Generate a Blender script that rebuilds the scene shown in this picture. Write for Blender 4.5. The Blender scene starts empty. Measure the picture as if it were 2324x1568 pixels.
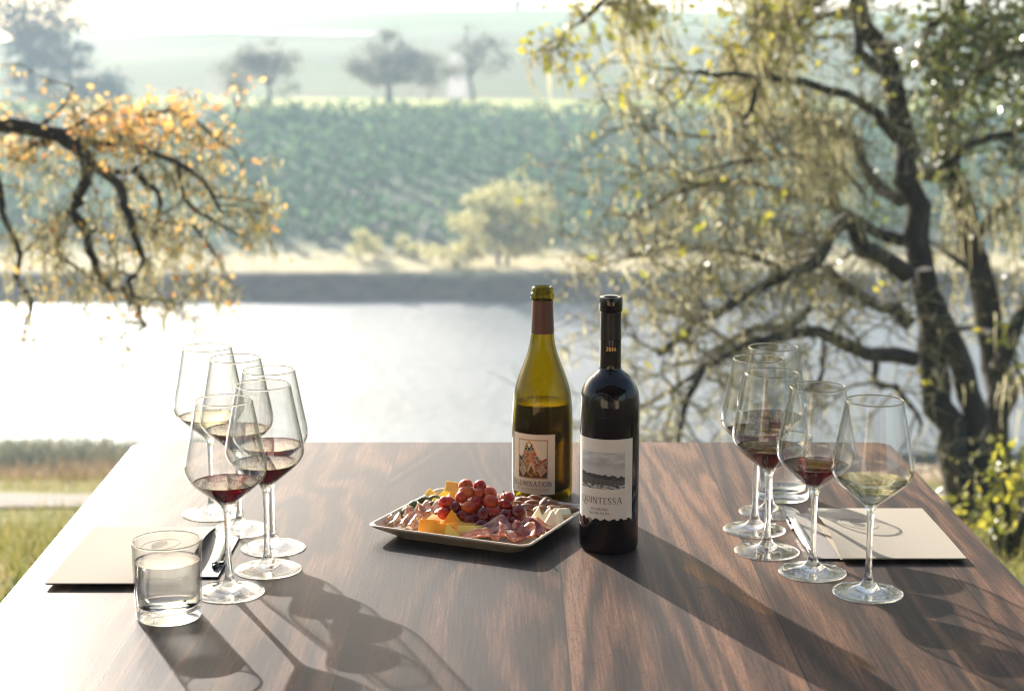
import bpy, bmesh, math, random
import numpy as np
from mathutils import Vector, Matrix, noise as mnoise

S = bpy.context.scene
COL = S.collection
R = math.radians
PI = math.pi

# ------------------------------------------------------------------ camera
CAM_H = 1.40
TABLE_Z = 0.76
PITCH = R(10.23)
FPX, CX, CY = 3900.0, 1162.0, 784.0      # focal length and centre in photo pixels (2324 wide)
cam_d = bpy.data.cameras.new('camera')
cam = bpy.data.objects.new('camera', cam_d)
COL.objects.link(cam)
cam.location = (0, 0, CAM_H)
cam.rotation_euler = (PI / 2 - PITCH, 0, 0)
cam_d.sensor_width = 36.0
cam_d.lens = 36.0 * FPX / 2324.0
cam_d.clip_start = 0.05
cam_d.clip_end = 3000.0
cam_d.dof.use_dof = True
cam_d.dof.focus_distance = 2.12
cam_d.dof.aperture_fstop = 6.3
S.camera = cam

# ------------------------------------------------------------------ sky, sun, exposure
SUN_EL, SUN_AZ = R(21.5), R(-25.0)       # azimuth from +Y, negative = left
w = bpy.data.worlds.new("World")
S.world = w
w.use_nodes = True
wn = w.node_tree
bgn = wn.nodes['Background']
skyn = wn.nodes.new('ShaderNodeTexSky')
skyn.sky_type = 'NISHITA'
skyn.sun_disc = False
skyn.sun_elevation = SUN_EL
skyn.sun_rotation = SUN_AZ               # rotation 0 = +Y, clockwise seen from above
skyn.air_density = 1.0
skyn.dust_density = 2.2
skyn.ozone_density = 0.5
wn.links.new(skyn.outputs[0], bgn.inputs[0])
bgn.inputs[1].default_value = 0.10
sun_d = bpy.data.lights.new('sun', 'SUN')
sun_d.energy = 5.0
sun_d.angle = R(0.53)
sun_d.color = (1.0, 0.95, 0.88)
sun = bpy.data.objects.new('sun', sun_d)
COL.objects.link(sun)
sdir = Vector((math.sin(SUN_AZ) * math.cos(SUN_EL), math.cos(SUN_AZ) * math.cos(SUN_EL), math.sin(SUN_EL)))
sun.rotation_euler = sdir.to_track_quat('Z', 'Y').to_euler()
sun.location = (-20, 40, 25)
S.view_settings.view_transform = 'Standard'
S.view_settings.look = 'None'
S.view_settings.gamma = 1.0
S.view_settings.exposure = 1.55
S.render.engine = 'CYCLES'
cy = S.cycles
cy.use_denoising = True
cy.max_bounces = 14
cy.transparent_max_bounces = 24
cy.transmission_bounces = 12
cy.glossy_bounces = 5
cy.diffuse_bounces = 3
cy.volume_bounces = 1
cy.caustics_refractive = True
cy.caustics_reflective = False
cy.sample_clamp_indirect = 6.0
cy.blur_glossy = 0.6
cy.filter_width = 1.1

# ------------------------------------------------------------------ helpers
FWD = Vector((0, math.cos(PITCH), -math.sin(PITCH)))
UP = Vector((0, math.sin(PITCH), math.cos(PITCH)))
def ray(x, y):
    return FWD + Vector(((x - CX) / FPX, 0, 0)) + UP * ((CY - y) / FPX)
def on(x, y, z=TABLE_Z):                 # where the sight line through a photo pixel meets height z
    d = ray(x, y)
    return Vector((0, 0, CAM_H)) + d * ((z - CAM_H) / d.z)
def at(x, y, Y):                         # ... and where it reaches distance Y
    d = ray(x, y)
    return Vector((0, 0, CAM_H)) + d * (Y / d.y)

def tag(o, label=None, cat=None, group=None, kind=None):
    if label: o['label'] = label
    if cat: o['category'] = cat
    if group: o['group'] = group
    if kind: o['kind'] = kind
    return o
def empty(name, loc, label=None, cat=None, group=None, rz=0.0):
    o = bpy.data.objects.new(name, None)
    o.empty_display_size = 0.05
    COL.objects.link(o)
    o.location = loc
    o.rotation_euler = (0, 0, rz)
    return tag(o, label, cat, group)
def link_mesh(name, me, mat, parent=None):
    o = bpy.data.objects.new(name, me)
    COL.objects.link(o)
    for m in (mat if isinstance(mat, (list, tuple)) else [mat]):
        me.materials.append(m)
    if parent is not None: o.parent = parent
    return o
def copy_tree(o, parent=None):
    c = o.copy(); COL.objects.link(c)
    if parent is not None: c.parent = parent
    for k in [q for q in S.objects if q.parent == o]:
        copy_tree(k, c)
    return c

class MB:
    def __init__(s): s.v = []; s.f = []; s.m = []; s.smooth = True
    def quad(s, a, b, c, d, mi=0):
        i = len(s.v); s.v += [tuple(a), tuple(b), tuple(c), tuple(d)]; s.f.append((i, i+1, i+2, i+3)); s.m.append(mi)
    def tube(s, pts, rad, n=6, cap=True, mi=0, wob=0.0, rng=None):
        pts = [Vector(p) for p in pts]
        k = len(pts); base = len(s.v)
        ref = Vector((0.31, 0.17, 0.93))
        t0 = (pts[1] - pts[0]).normalized()
        nx = t0.cross(ref)
        if nx.length < 1e-3: nx = t0.cross(Vector((1, 0, 0)))
        nx.normalize()
        for i, p in enumerate(pts):
            t = (pts[min(i+1, k-1)] - pts[max(i-1, 0)])
            if t.length < 1e-9: t = t0
            t = t.normalized()
            nx = (nx - t * nx.dot(t))
            if nx.length < 1e-6: nx = t.orthogonal()
            nx.normalize(); ny = t.cross(nx)
            r = rad[i] if hasattr(rad, '__len__') else rad
            for j in range(n):
                a = 2 * PI * j / n
                rr = r * (1 + (rng.uniform(-wob, wob) if rng else 0))
                s.v.append(tuple(p + (nx * math.cos(a) + ny * math.sin(a)) * rr))
        for i in range(k - 1):
            for j in range(n):
                a = base + i*n + j; b = base + i*n + (j+1) % n
                s.f.append((a, b, b + n, a + n)); s.m.append(mi)
        if cap:
            s.f.append(tuple(base + j for j in reversed(range(n)))); s.m.append(mi)
            s.f.append(tuple(base + (k-1)*n + j for j in range(n))); s.m.append(mi)
    def lathe(s, prof, n=48, mi=0, closed=False):    # prof: list of (r, z); r=0 makes a pole
        rings = []
        for r, z in prof:
            if r <= 1e-9:
                s.v.append((0, 0, z)); rings.append([len(s.v) - 1])
            else:
                b = len(s.v)
                for j in range(n):
                    a = 2 * PI * j / n
                    s.v.append((r * math.cos(a), r * math.sin(a), z))
                rings.append(list(range(b, b + n)))
        seq = list(zip(rings[:-1], rings[1:]))
        if closed: seq.append((rings[-1], rings[0]))
        for A, B in seq:
            for j in range(n):
                q = (j + 1) % n
                if len(A) == 1 and len(B) == 1: continue
                if len(A) == 1: f = (A[0], B[q], B[j])
                elif len(B) == 1: f = (A[j], A[q], B[0])
                else: f = (A[j], A[q], B[q], B[j])
                s.f.append(f); s.m.append(mi)
    def box(s, c, sx, sy, sz, rz=0.0, mi=0):
        b = len(s.v); ca, sa = math.cos(rz), math.sin(rz)
        for dz in (-.5, .5):
            for dx, dy in ((-.5, -.5), (.5, -.5), (.5, .5), (-.5, .5)):
                x, y = dx*sx, dy*sy
                s.v.append((c[0] + x*ca - y*sa, c[1] + x*sa + y*ca, c[2] + dz*sz))
        for f in ((3,2,1,0),(4,5,6,7),(0,1,5,4),(1,2,6,5),(2,3,7,6),(3,0,4,7)):
            s.f.append(tuple(b+i for i in f)); s.m.append(mi)
    def leaf(s, p, d, size, rng, asp=0.6, mi=0, fold=0.25):
        d = Vector(d)
        if d.length < 1e-6: d = Vector((0, 0, -1))
        d.normalize()
        sd = d.cross(Vector((rng.uniform(-1, 1), rng.uniform(-1, 1), rng.uniform(-1, 1))))
        if sd.length < 1e-3: sd = d.orthogonal()
        sd.normalize(); up = d.cross(sd)
        p = Vector(p); hw = size * asp * .5
        a = p; m = p + d * size * .5; t = p + d * size
        l = m + sd * hw + up * hw * fold; r = m - sd * hw + up * hw * fold
        i = len(s.v); s.v += [tuple(a), tuple(l), tuple(t), tuple(r)]
        s.f.append((i, i+1, i+2)); s.f.append((i, i+2, i+3)); s.m += [mi, mi]
    def strand(s, p, d, L, wd, rng, seg=4, drift=None, sag=1.0):
        p = Vector(p); d = Vector(d).normalized()
        side = Vector((rng.uniform(-1, 1), rng.uniform(-1, 1), 0.15)).normalized()
        pts = []
        for i in range(seg + 1):
            pts.append(p.copy())
            d = (d + Vector((rng.uniform(-.35, .35), rng.uniform(-.35, .35), -0.25 * sag)) + (drift or Vector())).normalized()
            p = p + d * (L / seg)
        b = len(s.v)
        for i, q in enumerate(pts):
            ww = wd * (1 - 0.85 * i / seg) * .5
            s.v.append(tuple(q + side * ww)); s.v.append(tuple(q - side * ww))
        for i in range(seg):
            s.f.append((b+2*i, b+2*i+1, b+2*i+3, b+2*i+2)); s.m.append(0)
    def build(s, name, mat, parent=None, smooth=True):
        me = bpy.data.meshes.new(name)
        me.from_pydata(s.v, [], s.f)
        if any(s.m): me.polygons.foreach_set('material_index', s.m)
        if smooth: me.polygons.foreach_set('use_smooth', [True] * len(s.f))
        me.update()
        if smooth: me.set_sharp_from_angle(angle=R(48))
        return link_mesh(name, me, mat, parent)

def auto_bevel(o, width, seg=2, angle=35):
    b = o.modifiers.new('bevel', 'BEVEL'); b.width = width; b.segments = seg
    b.limit_method = 'ANGLE'; b.angle_limit = R(angle)
    return o

# ------------------------------------------------------------------ materials
def nm(name):
    m = bpy.data.materials.new(name); m.use_nodes = True
    nt = m.node_tree
    for n in list(nt.nodes): nt.nodes.remove(n)
    out = nt.nodes.new('ShaderNodeOutputMaterial')
    return m, nt, out
def N(nt, t, **kw):
    n = nt.nodes.new(t)
    for k, v in kw.items(): setattr(n, k, v)
    return n
def setin(n, **kw):
    for k, v in kw.items():
        n.inputs[k.replace('_', ' ')].default_value = v
def c4(c): return (c[0], c[1], c[2], 1.0)
def ramp(nt, fac, stops, interp='LINEAR'):
    r = N(nt, 'ShaderNodeValToRGB'); r.color_ramp.interpolation = interp
    e = r.color_ramp.elements
    while len(e) > 1: e.remove(e[-1])
    e[0].position = stops[0][0]; e[0].color = c4(stops[0][1])
    for p, c in stops[1:]:
        q = e.new(p); q.color = c4(c)
    nt.links.new(fac, r.inputs[0]); return r.outputs[0]
def coords(nt, kind='Object', scale=(1, 1, 1), loc=(0, 0, 0), rot=(0, 0, 0)):
    tc = N(nt, 'ShaderNodeTexCoord'); mp = N(nt, 'ShaderNodeMapping')
    mp.inputs['Scale'].default_value = scale; mp.inputs['Location'].default_value = loc
    mp.inputs['Rotation'].default_value = rot
    nt.links.new(tc.outputs[kind], mp.inputs[0]); return mp.outputs[0]
def noise(nt, vec, scale, detail=4, rough=.55, dist=0.0):
    n = N(nt, 'ShaderNodeTexNoise'); n.inputs['Scale'].default_value = scale
    n.inputs['Detail'].default_value = detail; n.inputs['Roughness'].default_value = rough
    n.inputs['Distortion'].default_value = dist
    if vec is not None: nt.links.new(vec, n.inputs['Vector'])
    return n.outputs['Fac']
def math_(nt, op, a, b=None, clamp=False):
    n = N(nt, 'ShaderNodeMath', operation=op); n.use_clamp = clamp
    for i, q in enumerate((a, b)):
        if q is None: continue
        if isinstance(q, (int, float)): n.inputs[i].default_value = q
        else: nt.links.new(q, n.inputs[i])
    return n.outputs[0]
def mixc(nt, fac, a, b, mode='MIX'):
    n = N(nt, 'ShaderNodeMix', data_type='RGBA', blend_type=mode)
    for i, q in ((0, fac), (6, a), (7, b)):
        if isinstance(q, (int, float)): n.inputs[i].default_value = q
        elif isinstance(q, (tuple, list)): n.inputs[i].default_value = c4(q)
        else: nt.links.new(q, n.inputs[i])
    return n.outputs[2]
def bump(nt, h, strength=.2, dist=.01):
    b = N(nt, 'ShaderNodeBump'); b.inputs['Strength'].default_value = strength; b.inputs['Distance'].default_value = dist
    nt.links.new(h, b.inputs['Height']); return b.outputs[0]

def pmat(name, stops, scale=20, rough=.5, kind='Object', detail=5, bmp=0.0, bdist=.002, sss=0.0, sssr=(.01, .004, .002),
         metal=0.0, spec=.5, coat=0.0, vscale=(1, 1, 1), trans=0.0, rrange=0.0, dist=0.0):
    m, nt, out = nm(name)
    p = N(nt, 'ShaderNodeBsdfPrincipled')
    v = coords(nt, kind, vscale)
    f = noise(nt, v, scale, detail, dist=dist)
    if len(stops) == 1: p.inputs['Base Color'].default_value = c4(stops[0])
    else:
        k = len(stops) - 1
        nt.links.new(ramp(nt, f, [(.3 + .4 * i / k, c) for i, c in enumerate(stops)]), p.inputs['Base Color'])
    p.inputs['Roughness'].default_value = rough
    if rrange:
        f2 = noise(nt, v, scale * 2.3, 3)
        nt.links.new(math_(nt, 'ADD', math_(nt, 'MULTIPLY', f2, rrange), rough - rrange * .5), p.inputs['Roughness'])
    p.inputs['Metallic'].default_value = metal
    p.inputs['Specular IOR Level'].default_value = spec
    p.inputs['Coat Weight'].default_value = coat
    if sss:
        p.inputs['Subsurface Weight'].default_value = sss
        p.inputs['Subsurface Radius'].default_value = sssr
        p.inputs['Subsurface Scale'].default_value = 1.0
    if trans: p.inputs['Transmission Weight'].default_value = trans
    if bmp:
        nt.links.new(bump(nt, noise(nt, v, scale * 3, 6), bmp, bdist), p.inputs['Normal'])
    nt.links.new(p.outputs[0], out.inputs[0])
    return m

def leafmat(name, stops, trans=.5, spec=0.0, rough=.5):
    m, nt, out = nm(name)
    g = N(nt, 'ShaderNodeNewGeometry')
    k = len(stops) - 1
    col = ramp(nt, g.outputs['Random Per Island'], [(i / max(k, 1), c) for i, c in enumerate(stops)])
    d = N(nt, 'ShaderNodeBsdfDiffuse'); t = N(nt, 'ShaderNodeBsdfTranslucent')
    nt.links.new(col, d.inputs[0]); nt.links.new(col, t.inputs[0])
    mx = N(nt, 'ShaderNodeMixShader'); mx.inputs[0].default_value = trans
    nt.links.new(d.outputs[0], mx.inputs[1]); nt.links.new(t.outputs[0], mx.inputs[2])
    res = mx.outputs[0]
    if spec:
        gl = N(nt, 'ShaderNodeBsdfGlossy'); gl.inputs['Roughness'].default_value = rough
        m2 = N(nt, 'ShaderNodeMixShader'); m2.inputs[0].default_value = spec
        nt.links.new(res, m2.inputs[1]); nt.links.new(gl.outputs[0], m2.inputs[2]); res = m2.outputs[0]
    nt.links.new(res, out.inputs[0])
    return m

def thin_glass(name, tint=(1, 1, 1), edge=(.62, .64, .66), f0=.04, rough=.01, edge_pow=3.0):
    m, nt, out = nm(name)
    lw = N(nt, 'ShaderNodeLayerWeight'); lw.inputs[0].default_value = .5
    fac = lw.outputs['Facing']
    fr = math_(nt, 'ADD', math_(nt, 'MULTIPLY', math_(nt, 'POWER', fac, 5.0), 1 - f0), f0, True)
    col = mixc(nt, math_(nt, 'POWER', fac, edge_pow), tint, edge)
    t = N(nt, 'ShaderNodeBsdfTransparent'); nt.links.new(col, t.inputs[0])
    g = N(nt, 'ShaderNodeBsdfGlossy'); g.inputs['Roughness'].default_value = rough
    mx = N(nt, 'ShaderNodeMixShader'); nt.links.new(fr, mx.inputs[0])
    nt.links.new(t.outputs[0], mx.inputs[1]); nt.links.new(g.outputs[0], mx.inputs[2])
    nt.links.new(mx.outputs[0], out.inputs[0])
    return m
def solid_glass(name, color=(1, 1, 1), ior=1.5, clear=.4, tint=None, rough=0.0):
    m, nt, out = nm(name)
    g = N(nt, 'ShaderNodeBsdfGlass'); g.inputs['Color'].default_value = c4(color); g.inputs['IOR'].default_value = ior
    g.inputs['Roughness'].default_value = rough
    t = N(nt, 'ShaderNodeBsdfTransparent'); t.inputs[0].default_value = c4(tint or color)
    mx = N(nt, 'ShaderNodeMixShader'); mx.inputs[0].default_value = clear
    nt.links.new(g.outputs[0], mx.inputs[1]); nt.links.new(t.outputs[0], mx.inputs[2])
    nt.links.new(mx.outputs[0], out.inputs[0])
    return m

def liquid(name, color, ior=1.34, clear=.2, tint=None):
    """coloured refraction under an untinted surface reflection"""
    m, nt, out = nm(name)
    f = N(nt, 'ShaderNodeFresnel'); f.inputs[0].default_value = ior
    rp = noise(nt, coords(nt, 'Object'), 45, 2, .4)
    bn = bump(nt, rp, .12, .004)
    r = N(nt, 'ShaderNodeBsdfRefraction'); r.inputs['Color'].default_value = c4(color); r.inputs['IOR'].default_value = ior
    g = N(nt, 'ShaderNodeBsdfGlossy'); g.inputs['Roughness'].default_value = 0.0
    t = N(nt, 'ShaderNodeBsdfTransparent'); t.inputs[0].default_value = c4(tint or color)
    for q in (f, r, g): nt.links.new(bn, q.inputs['Normal'])
    m1 = N(nt, 'ShaderNodeMixShader'); m1.inputs[0].default_value = clear
    nt.links.new(r.outputs[0], m1.inputs[1]); nt.links.new(t.outputs[0], m1.inputs[2])
    mx = N(nt, 'ShaderNodeMixShader'); nt.links.new(f.outputs[0], mx.inputs[0])
    nt.links.new(m1.outputs[0], mx.inputs[1]); nt.links.new(g.outputs[0], mx.inputs[2])
    nt.links.new(mx.outputs[0], out.inputs[0])
    return m

def wood_material():
    m, nt, out = nm('walnut')
    p = N(nt, 'ShaderNodeBsdfPrincipled')
    tc = N(nt, 'ShaderNodeTexCoord')
    sep = N(nt, 'ShaderNodeSeparateXYZ'); nt.links.new(tc.outputs['Object'], sep.inputs[0])
    X, Y, Z = sep.outputs
    # boards run along Y; each has its own offset and tone
    bi = math_(nt, 'FLOOR', math_(nt, 'DIVIDE', math_(nt, 'ADD', X, 3.036), 0.238))
    wn_ = N(nt, 'ShaderNodeTexWhiteNoise', noise_dimensions='1D'); nt.links.new(bi, wn_.inputs['W'])
    off = N(nt, 'ShaderNodeCombineXYZ')
    nt.links.new(math_(nt, 'ADD', X, math_(nt, 'MULTIPLY', wn_.outputs['Value'], 7.0)), off.inputs[0])
    nt.links.new(math_(nt, 'MULTIPLY', Y, 0.11), off.inputs[1]); nt.links.new(Z, off.inputs[2])
    big = noise(nt, off.outputs[0], 5.5, 3, .5, 0.6)
    # cathedral rings: distance field of the stretched noise, sliced into bands
    rings = math_(nt, 'SINE', math_(nt, 'ADD', math_(nt, 'MULTIPLY', big, 70.0), math_(nt, 'MULTIPLY', X, 60.0)))
    fine_v = N(nt, 'ShaderNodeCombineXYZ')
    nt.links.new(math_(nt, 'MULTIPLY', X, 1.0), fine_v.inputs[0]); nt.links.new(math_(nt, 'MULTIPLY', Y, 0.035), fine_v.inputs[1])
    fine = noise(nt, fine_v.outputs[0], 260, 6, .72)
    pores_v = N(nt, 'ShaderNodeCombineXYZ')
    nt.links.new(X, pores_v.inputs[0]); nt.links.new(math_(nt, 'MULTIPLY', Y, 0.09), pores_v.inputs[1])
    pores = noise(nt, pores_v.outputs[0], 900, 2, .5)
    tone = math_(nt, 'ADD', math_(nt, 'MULTIPLY', math_(nt, 'ADD', math_(nt, 'MULTIPLY', rings, .5), .5), .14),
                 math_(nt, 'ADD', math_(nt, 'MULTIPLY', fine, .48), math_(nt, 'MULTIPLY', big, .44)))
    tone = math_(nt, 'ADD', tone, math_(nt, 'MULTIPLY', math_(nt, 'SUBTRACT', wn_.outputs['Value'], .5), .12))
    col = ramp(nt, tone, [(.37, (.009, .0048, .0034)), (.48, (.028, .0142, .0088)), (.58, (.078, .038, .021)), (.71, (.19, .095, .051))])
    col = mixc(nt, math_(nt, 'MULTIPLY', math_(nt, 'GREATER_THAN', pores, .60), .6), col, (.012, .006, .005))
    fr = math_(nt, 'FRACT', math_(nt, 'DIVIDE', math_(nt, 'ADD', X, 3.036), 0.238))
    seam = math_(nt, 'LESS_THAN', fr, 0.0085)
    col = mixc(nt, math_(nt, 'MULTIPLY', seam, .85), col, (.006, .004, .003))
    sm = noise(nt, coords(nt, 'Object', (1, 1, 1)), 3.0, 5, .6)
    rgh = math_(nt, 'ADD', math_(nt, 'MULTIPLY', fine, .12), math_(nt, 'ADD', math_(nt, 'MULTIPLY', sm, .12), .20))
    h = math_(nt, 'SUBTRACT', math_(nt, 'ADD', math_(nt, 'MULTIPLY', fine, .5), math_(nt, 'MULTIPLY', pores, .5)), math_(nt, 'MULTIPLY', seam, 3.0))
    bn = bump(nt, h, .16, .0012)
    # oiled satin finish: diffuse wood under a soft sheen that stays modest at grazing angles
    d = N(nt, 'ShaderNodeBsdfDiffuse'); nt.links.new(col, d.inputs[0]); nt.links.new(bn, d.inputs['Normal'])
    gl = N(nt, 'ShaderNodeBsdfGlossy'); nt.links.new(rgh, gl.inputs['Roughness']); nt.links.new(bn, gl.inputs['Normal'])
    lw = N(nt, 'ShaderNodeLayerWeight'); lw.inputs[0].default_value = .5
    g2 = N(nt, 'ShaderNodeBsdfGlossy'); nt.links.new(bn, g2.inputs['Normal'])
    nt.links.new(math_(nt, 'ADD', rgh, .24), g2.inputs['Roughness'])
    f5 = math_(nt, 'POWER', lw.outputs['Facing'], 5.0)
    gm = N(nt, 'ShaderNodeMixShader'); nt.links.new(math_(nt, 'ADD', math_(nt, 'MULTIPLY', f5, .22), .016), gm.inputs[0])
    nt.links.new(d.outputs[0], gm.inputs[1]); nt.links.new(gl.outputs[0], gm.inputs[2])
    mx = N(nt, 'ShaderNodeMixShader'); nt.links.new(math_(nt, 'ADD', math_(nt, 'MULTIPLY', f5, .22), .009), mx.inputs[0])
    nt.links.new(gm.outputs[0], mx.inputs[1]); nt.links.new(g2.outputs[0], mx.inputs[2])
    nt.nodes.remove(p)
    nt.links.new(mx.outputs[0], out.inputs[0])
    return m

M = {}
M['wood'] = wood_material()
M['glass'] = thin_glass('clear_glass', (.99, .99, .985), (.55, .55, .54), .045)
M['stem'] = solid_glass('stem_glass', (.98, .99, .985), 1.5, .32)
M['rim'] = solid_glass('rim_glass', (.72, .73, .72), 1.5, .1)
M['red'] = liquid('red_wine', (.22, .007, .028), 1.34, .30, (.66, .10, .18))
M['white'] = liquid('white_wine', (.97, .94, .76), 1.34, .4, (.95, .92, .74))
M['water'] = liquid('water', (.98, .99, 1), 1.33, .4)
M['olive_glass'] = thin_glass('olive_bottle_glass', (.74, .66, .02), (.08, .075, .004), .022, .015, 2.2)
M['bottle_wine'] = liquid('bottled_wine', (.24, .20, .010), 1.34, .06, (.5, .4, .06))
M['black_glass'] = pmat('black_bottle_glass', [(.006, .003, .004), (.010, .005, .006)], 8, .04, spec=.4)
M['foil'] = pmat('copper_foil', [(.105, .045, .032), (.135, .06, .042)], 30, .42, metal=.55)
M['foil_black'] = pmat('black_foil', [(.010, .006, .007), (.016, .01, .01)], 30, .3, spec=.3)
M['paper'] = pmat('cream_label_paper', [(.86, .72, .55), (.90, .77, .60)], 90, .75)
M['paper_w'] = pmat('white_label_paper', [(.88, .78, .68), (.92, .83, .73)], 90, .75)
M['ink'] = pmat('dark_ink', [(.028, .022, .02)], 20, .7)
M['ink_brown'] = pmat('brown_ink', [(.10, .055, .03)], 20, .7)
M['ink_grey'] = pmat('grey_ink', [(.33, .28, .22)], 20, .7)
M['gold'] = pmat('gold_ink', [(.75, .42, .16)], 20, .35, metal=.8)
M['art_tan'] = pmat('art_tan', [(.46, .27, .13), (.52, .31, .15)], 300, .65)
M['art_cream'] = pmat('art_cream', [(.80, .69, .52), (.85, .74, .57)], 300, .65)
M['art_navy'] = pmat('art_navy', [(.022, .03, .055), (.04, .045, .07)], 400, .65)
M['art_red'] = pmat('art_red', [(.25, .045, .03), (.33, .075, .04)], 400, .65)
M['art_green'] = pmat('art_green', [(.03, .06, .03), (.06, .08, .04)], 400, .65)
M['art_white'] = pmat('art_white', [(.66, .64, .62)], 400, .65)
M['art_brown'] = pmat('art_brown', [(.06, .03, .015), (.13, .075, .03)], 700, .65)
M['art_grey'] = pmat('art_grey', [(.30, .24, .2), (.44, .36, .3)], 900, .65)
M['ceramic'] = pmat('cream_ceramic', [(.60, .46, .33), (.65, .51, .37)], 12, .25, spec=.5, coat=.2, bmp=.03, bdist=.0006)
M['cheddar'] = pmat('yellow_cheese', [(.84, .40, .028), (.88, .47, .05)], 60, .42, bmp=.12, bdist=.0006, sss=.35, sssr=(.006, .003, .0008))
M['pale_cheese'] = pmat('pale_cheese', [(.86, .62, .13), (.90, .70, .20)], 60, .42, bmp=.12, bdist=.0006, sss=.35, sssr=(.006, .004, .0015))
M['white_cheese'] = pmat('white_cheese', [(.86, .78, .55), (.90, .83, .63)], 60, .45, bmp=.15, bdist=.0006, sss=.35, sssr=(.005, .004, .0025))
M['olive'] = pmat('green_olive', [(.075, .085, .012), (.13, .13, .022)], 70, .22, coat=.25, sss=.15, sssr=(.003, .003, .001))
M['almond'] = pmat('almond_skin', [(.17, .065, .022), (.30, .135, .05)], 130, .6, bmp=.5, bdist=.0009, vscale=(1, 1, .25))
M['grape_stem'] = pmat('grape_stalk', [(.10, .06, .02), (.17, .12, .04)], 200, .7)
M['paperbook'] = pmat('ivory_card', [(.32, .28, .22), (.36, .315, .25)], 500, .85, spec=.08, bmp=.12, bdist=.0004)
M['lining'] = pmat('ivory_card_inside', [(.72, .64, .50), (.76, .68, .54)], 400, .75)
M['greycard'] = pmat('grey_card', [(.17, .155, .14), (.20, .18, .165)], 500, .6)
M['cardink'] = pmat('emboss_ink', [(.50, .36, .23)], 20, .5)
M['steel'] = pmat('brushed_steel', [(.62, .60, .57), (.70, .68, .65)], 120, .28, metal=1.0, vscale=(1, 1, .05))
M['penblack'] = pmat('pen_black', [(.012, .012, .013)], 40, .3)

def grape_mat(name, a, b, c):
    m, nt, out = nm(name)
    p = N(nt, 'ShaderNodeBsdfPrincipled')
    v = coords(nt, 'Object')
    f = noise(nt, v, 38, 3, .5)
    col = ramp(nt, f, [(.32, a), (.5, b), (.68, c)])
    bloom = noise(nt, v, 120, 4, .6)
    col = mixc(nt, math_(nt, 'MULTIPLY', math_(nt, 'SUBTRACT', bloom, .52, True), .35), col, (.45, .24, .20))
    nt.links.new(col, p.inputs['Base Color'])
    p.inputs['Subsurface Weight'].default_value = .75
    p.inputs['Subsurface Radius'].default_value = (.010, .0035, .0018)
    p.inputs['Subsurface Scale'].default_value = 1.0
    nt.links.new(math_(nt, 'ADD', math_(nt, 'MULTIPLY', bloom, .20), .12), p.inputs['Roughness'])
    p.inputs['Specular IOR Level'].default_value = .5
    nt.links.new(p.outputs[0], out.inputs[0])
    return m
M['grape_amber'] = grape_mat('amber_red_grape', (.38, .028, .006), (.54, .085, .008), (.62, .19, .015))
M['grape_red'] = grape_mat('red_grape', (.30, .010, .006), (.44, .025, .008), (.55, .08, .014))
M['grape_dark'] = grape_mat('dark_red_grape', (.09, .004, .005), (.16, .008, .007), (.26, .028, .010))

def ham_mat(name, meat, meat2, fat):
    m, nt, out = nm(name)
    p = N(nt, 'ShaderNodeBsdfPrincipled')
    v = coords(nt, 'UV', (1, 1, 1))
    f = noise(nt, v, 5, 5, .6, 1.2)
    col = ramp(nt, f, [(.36, meat), (.54, meat2), (.64, fat)])
    sp = N(nt, 'ShaderNodeSeparateXYZ'); nt.links.new(v, sp.inputs[0])
    edge = math_(nt, 'GREATER_THAN', math_(nt, 'ADD', sp.outputs[1], math_(nt, 'MULTIPLY', f, .3)), 1.02)
    col = mixc(nt, edge, col, fat)
    nt.links.new(col, p.inputs['Base Color'])
    p.inputs['Roughness'].default_value = .35
    p.inputs['Subsurface Weight'].default_value = .2
    p.inputs['Subsurface Radius'].default_value = (.006, .002, .001)
    p.inputs['Subsurface Scale'].default_value = 1.0
    nt.links.new(bump(nt, f, .35, .0015), p.inputs['Normal'])
    nt.links.new(p.outputs[0], out.inputs[0])
    return m
M['ham_pale'] = ham_mat('pale_ham', (.46, .20, .10), (.62, .40, .25), (.82, .69, .50))
M['ham_dark'] = ham_mat('dark_ham', (.20, .028, .018), (.30, .050, .028), (.55, .28, .19))
M['ham_orange'] = ham_mat('orange_ham', (.58, .095, .022), (.66, .16, .04), (.74, .40, .20))

M['bark'] = pmat('oak_bark', [(.010, .0075, .006), (.028, .021, .016), (.075, .066, .038)], 9, .9, bmp=.8, bdist=.03, vscale=(1, 1, .35))
M['twig_bark'] = pmat('lichened_twig', [(.05, .04, .028), (.20, .175, .10), (.36, .32, .19)], 14, .9)
M['bark_far'] = pmat('far_bark', [(.07, .06, .05), (.11, .095, .08)], 2, .9)
M['lichen'] = leafmat('hanging_lichen', [(.30, .27, .14), (.46, .41, .23), (.60, .54, .34)], .5)
M['leaf_green'] = leafmat('oak_leaf_green', [(.03, .045, .010), (.07, .095, .018), (.20, .21, .04)], .5, .14, .3)
M['leaf_lime'] = leafmat('oak_leaf_lime', [(.20, .22, .025), (.38, .36, .04), (.52, .44, .06)], .55, .06, .4)
M['leaf_orange'] = leafmat('oak_leaf_orange', [(.52, .24, .11), (.66, .38, .10), (.72, .52, .16), (.66, .48, .30)], .55, .05, .4)
M['crown_olive'] = leafmat('crown_olive', [(.30, .28, .11), (.46, .42, .19), (.58, .52, .27)], .6)
M['crown_bare'] = leafmat('crown_bare', [(.17, .17, .14), (.24, .23, .19), (.30, .28, .21)], .5)
M['crown_dark'] = leafmat('crown_dark', [(.06, .085, .07), (.09, .115, .09)], .4)
M['vine'] = leafmat('vine_leaf', [(.045, .10, .055), (.065, .13, .07), (.13, .21, .09), (.08, .13, .08)], .4)
M['reed'] = leafmat('reed', [(.10, .11, .06), (.16, .16, .10), (.24, .22, .14)], .4)
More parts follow.
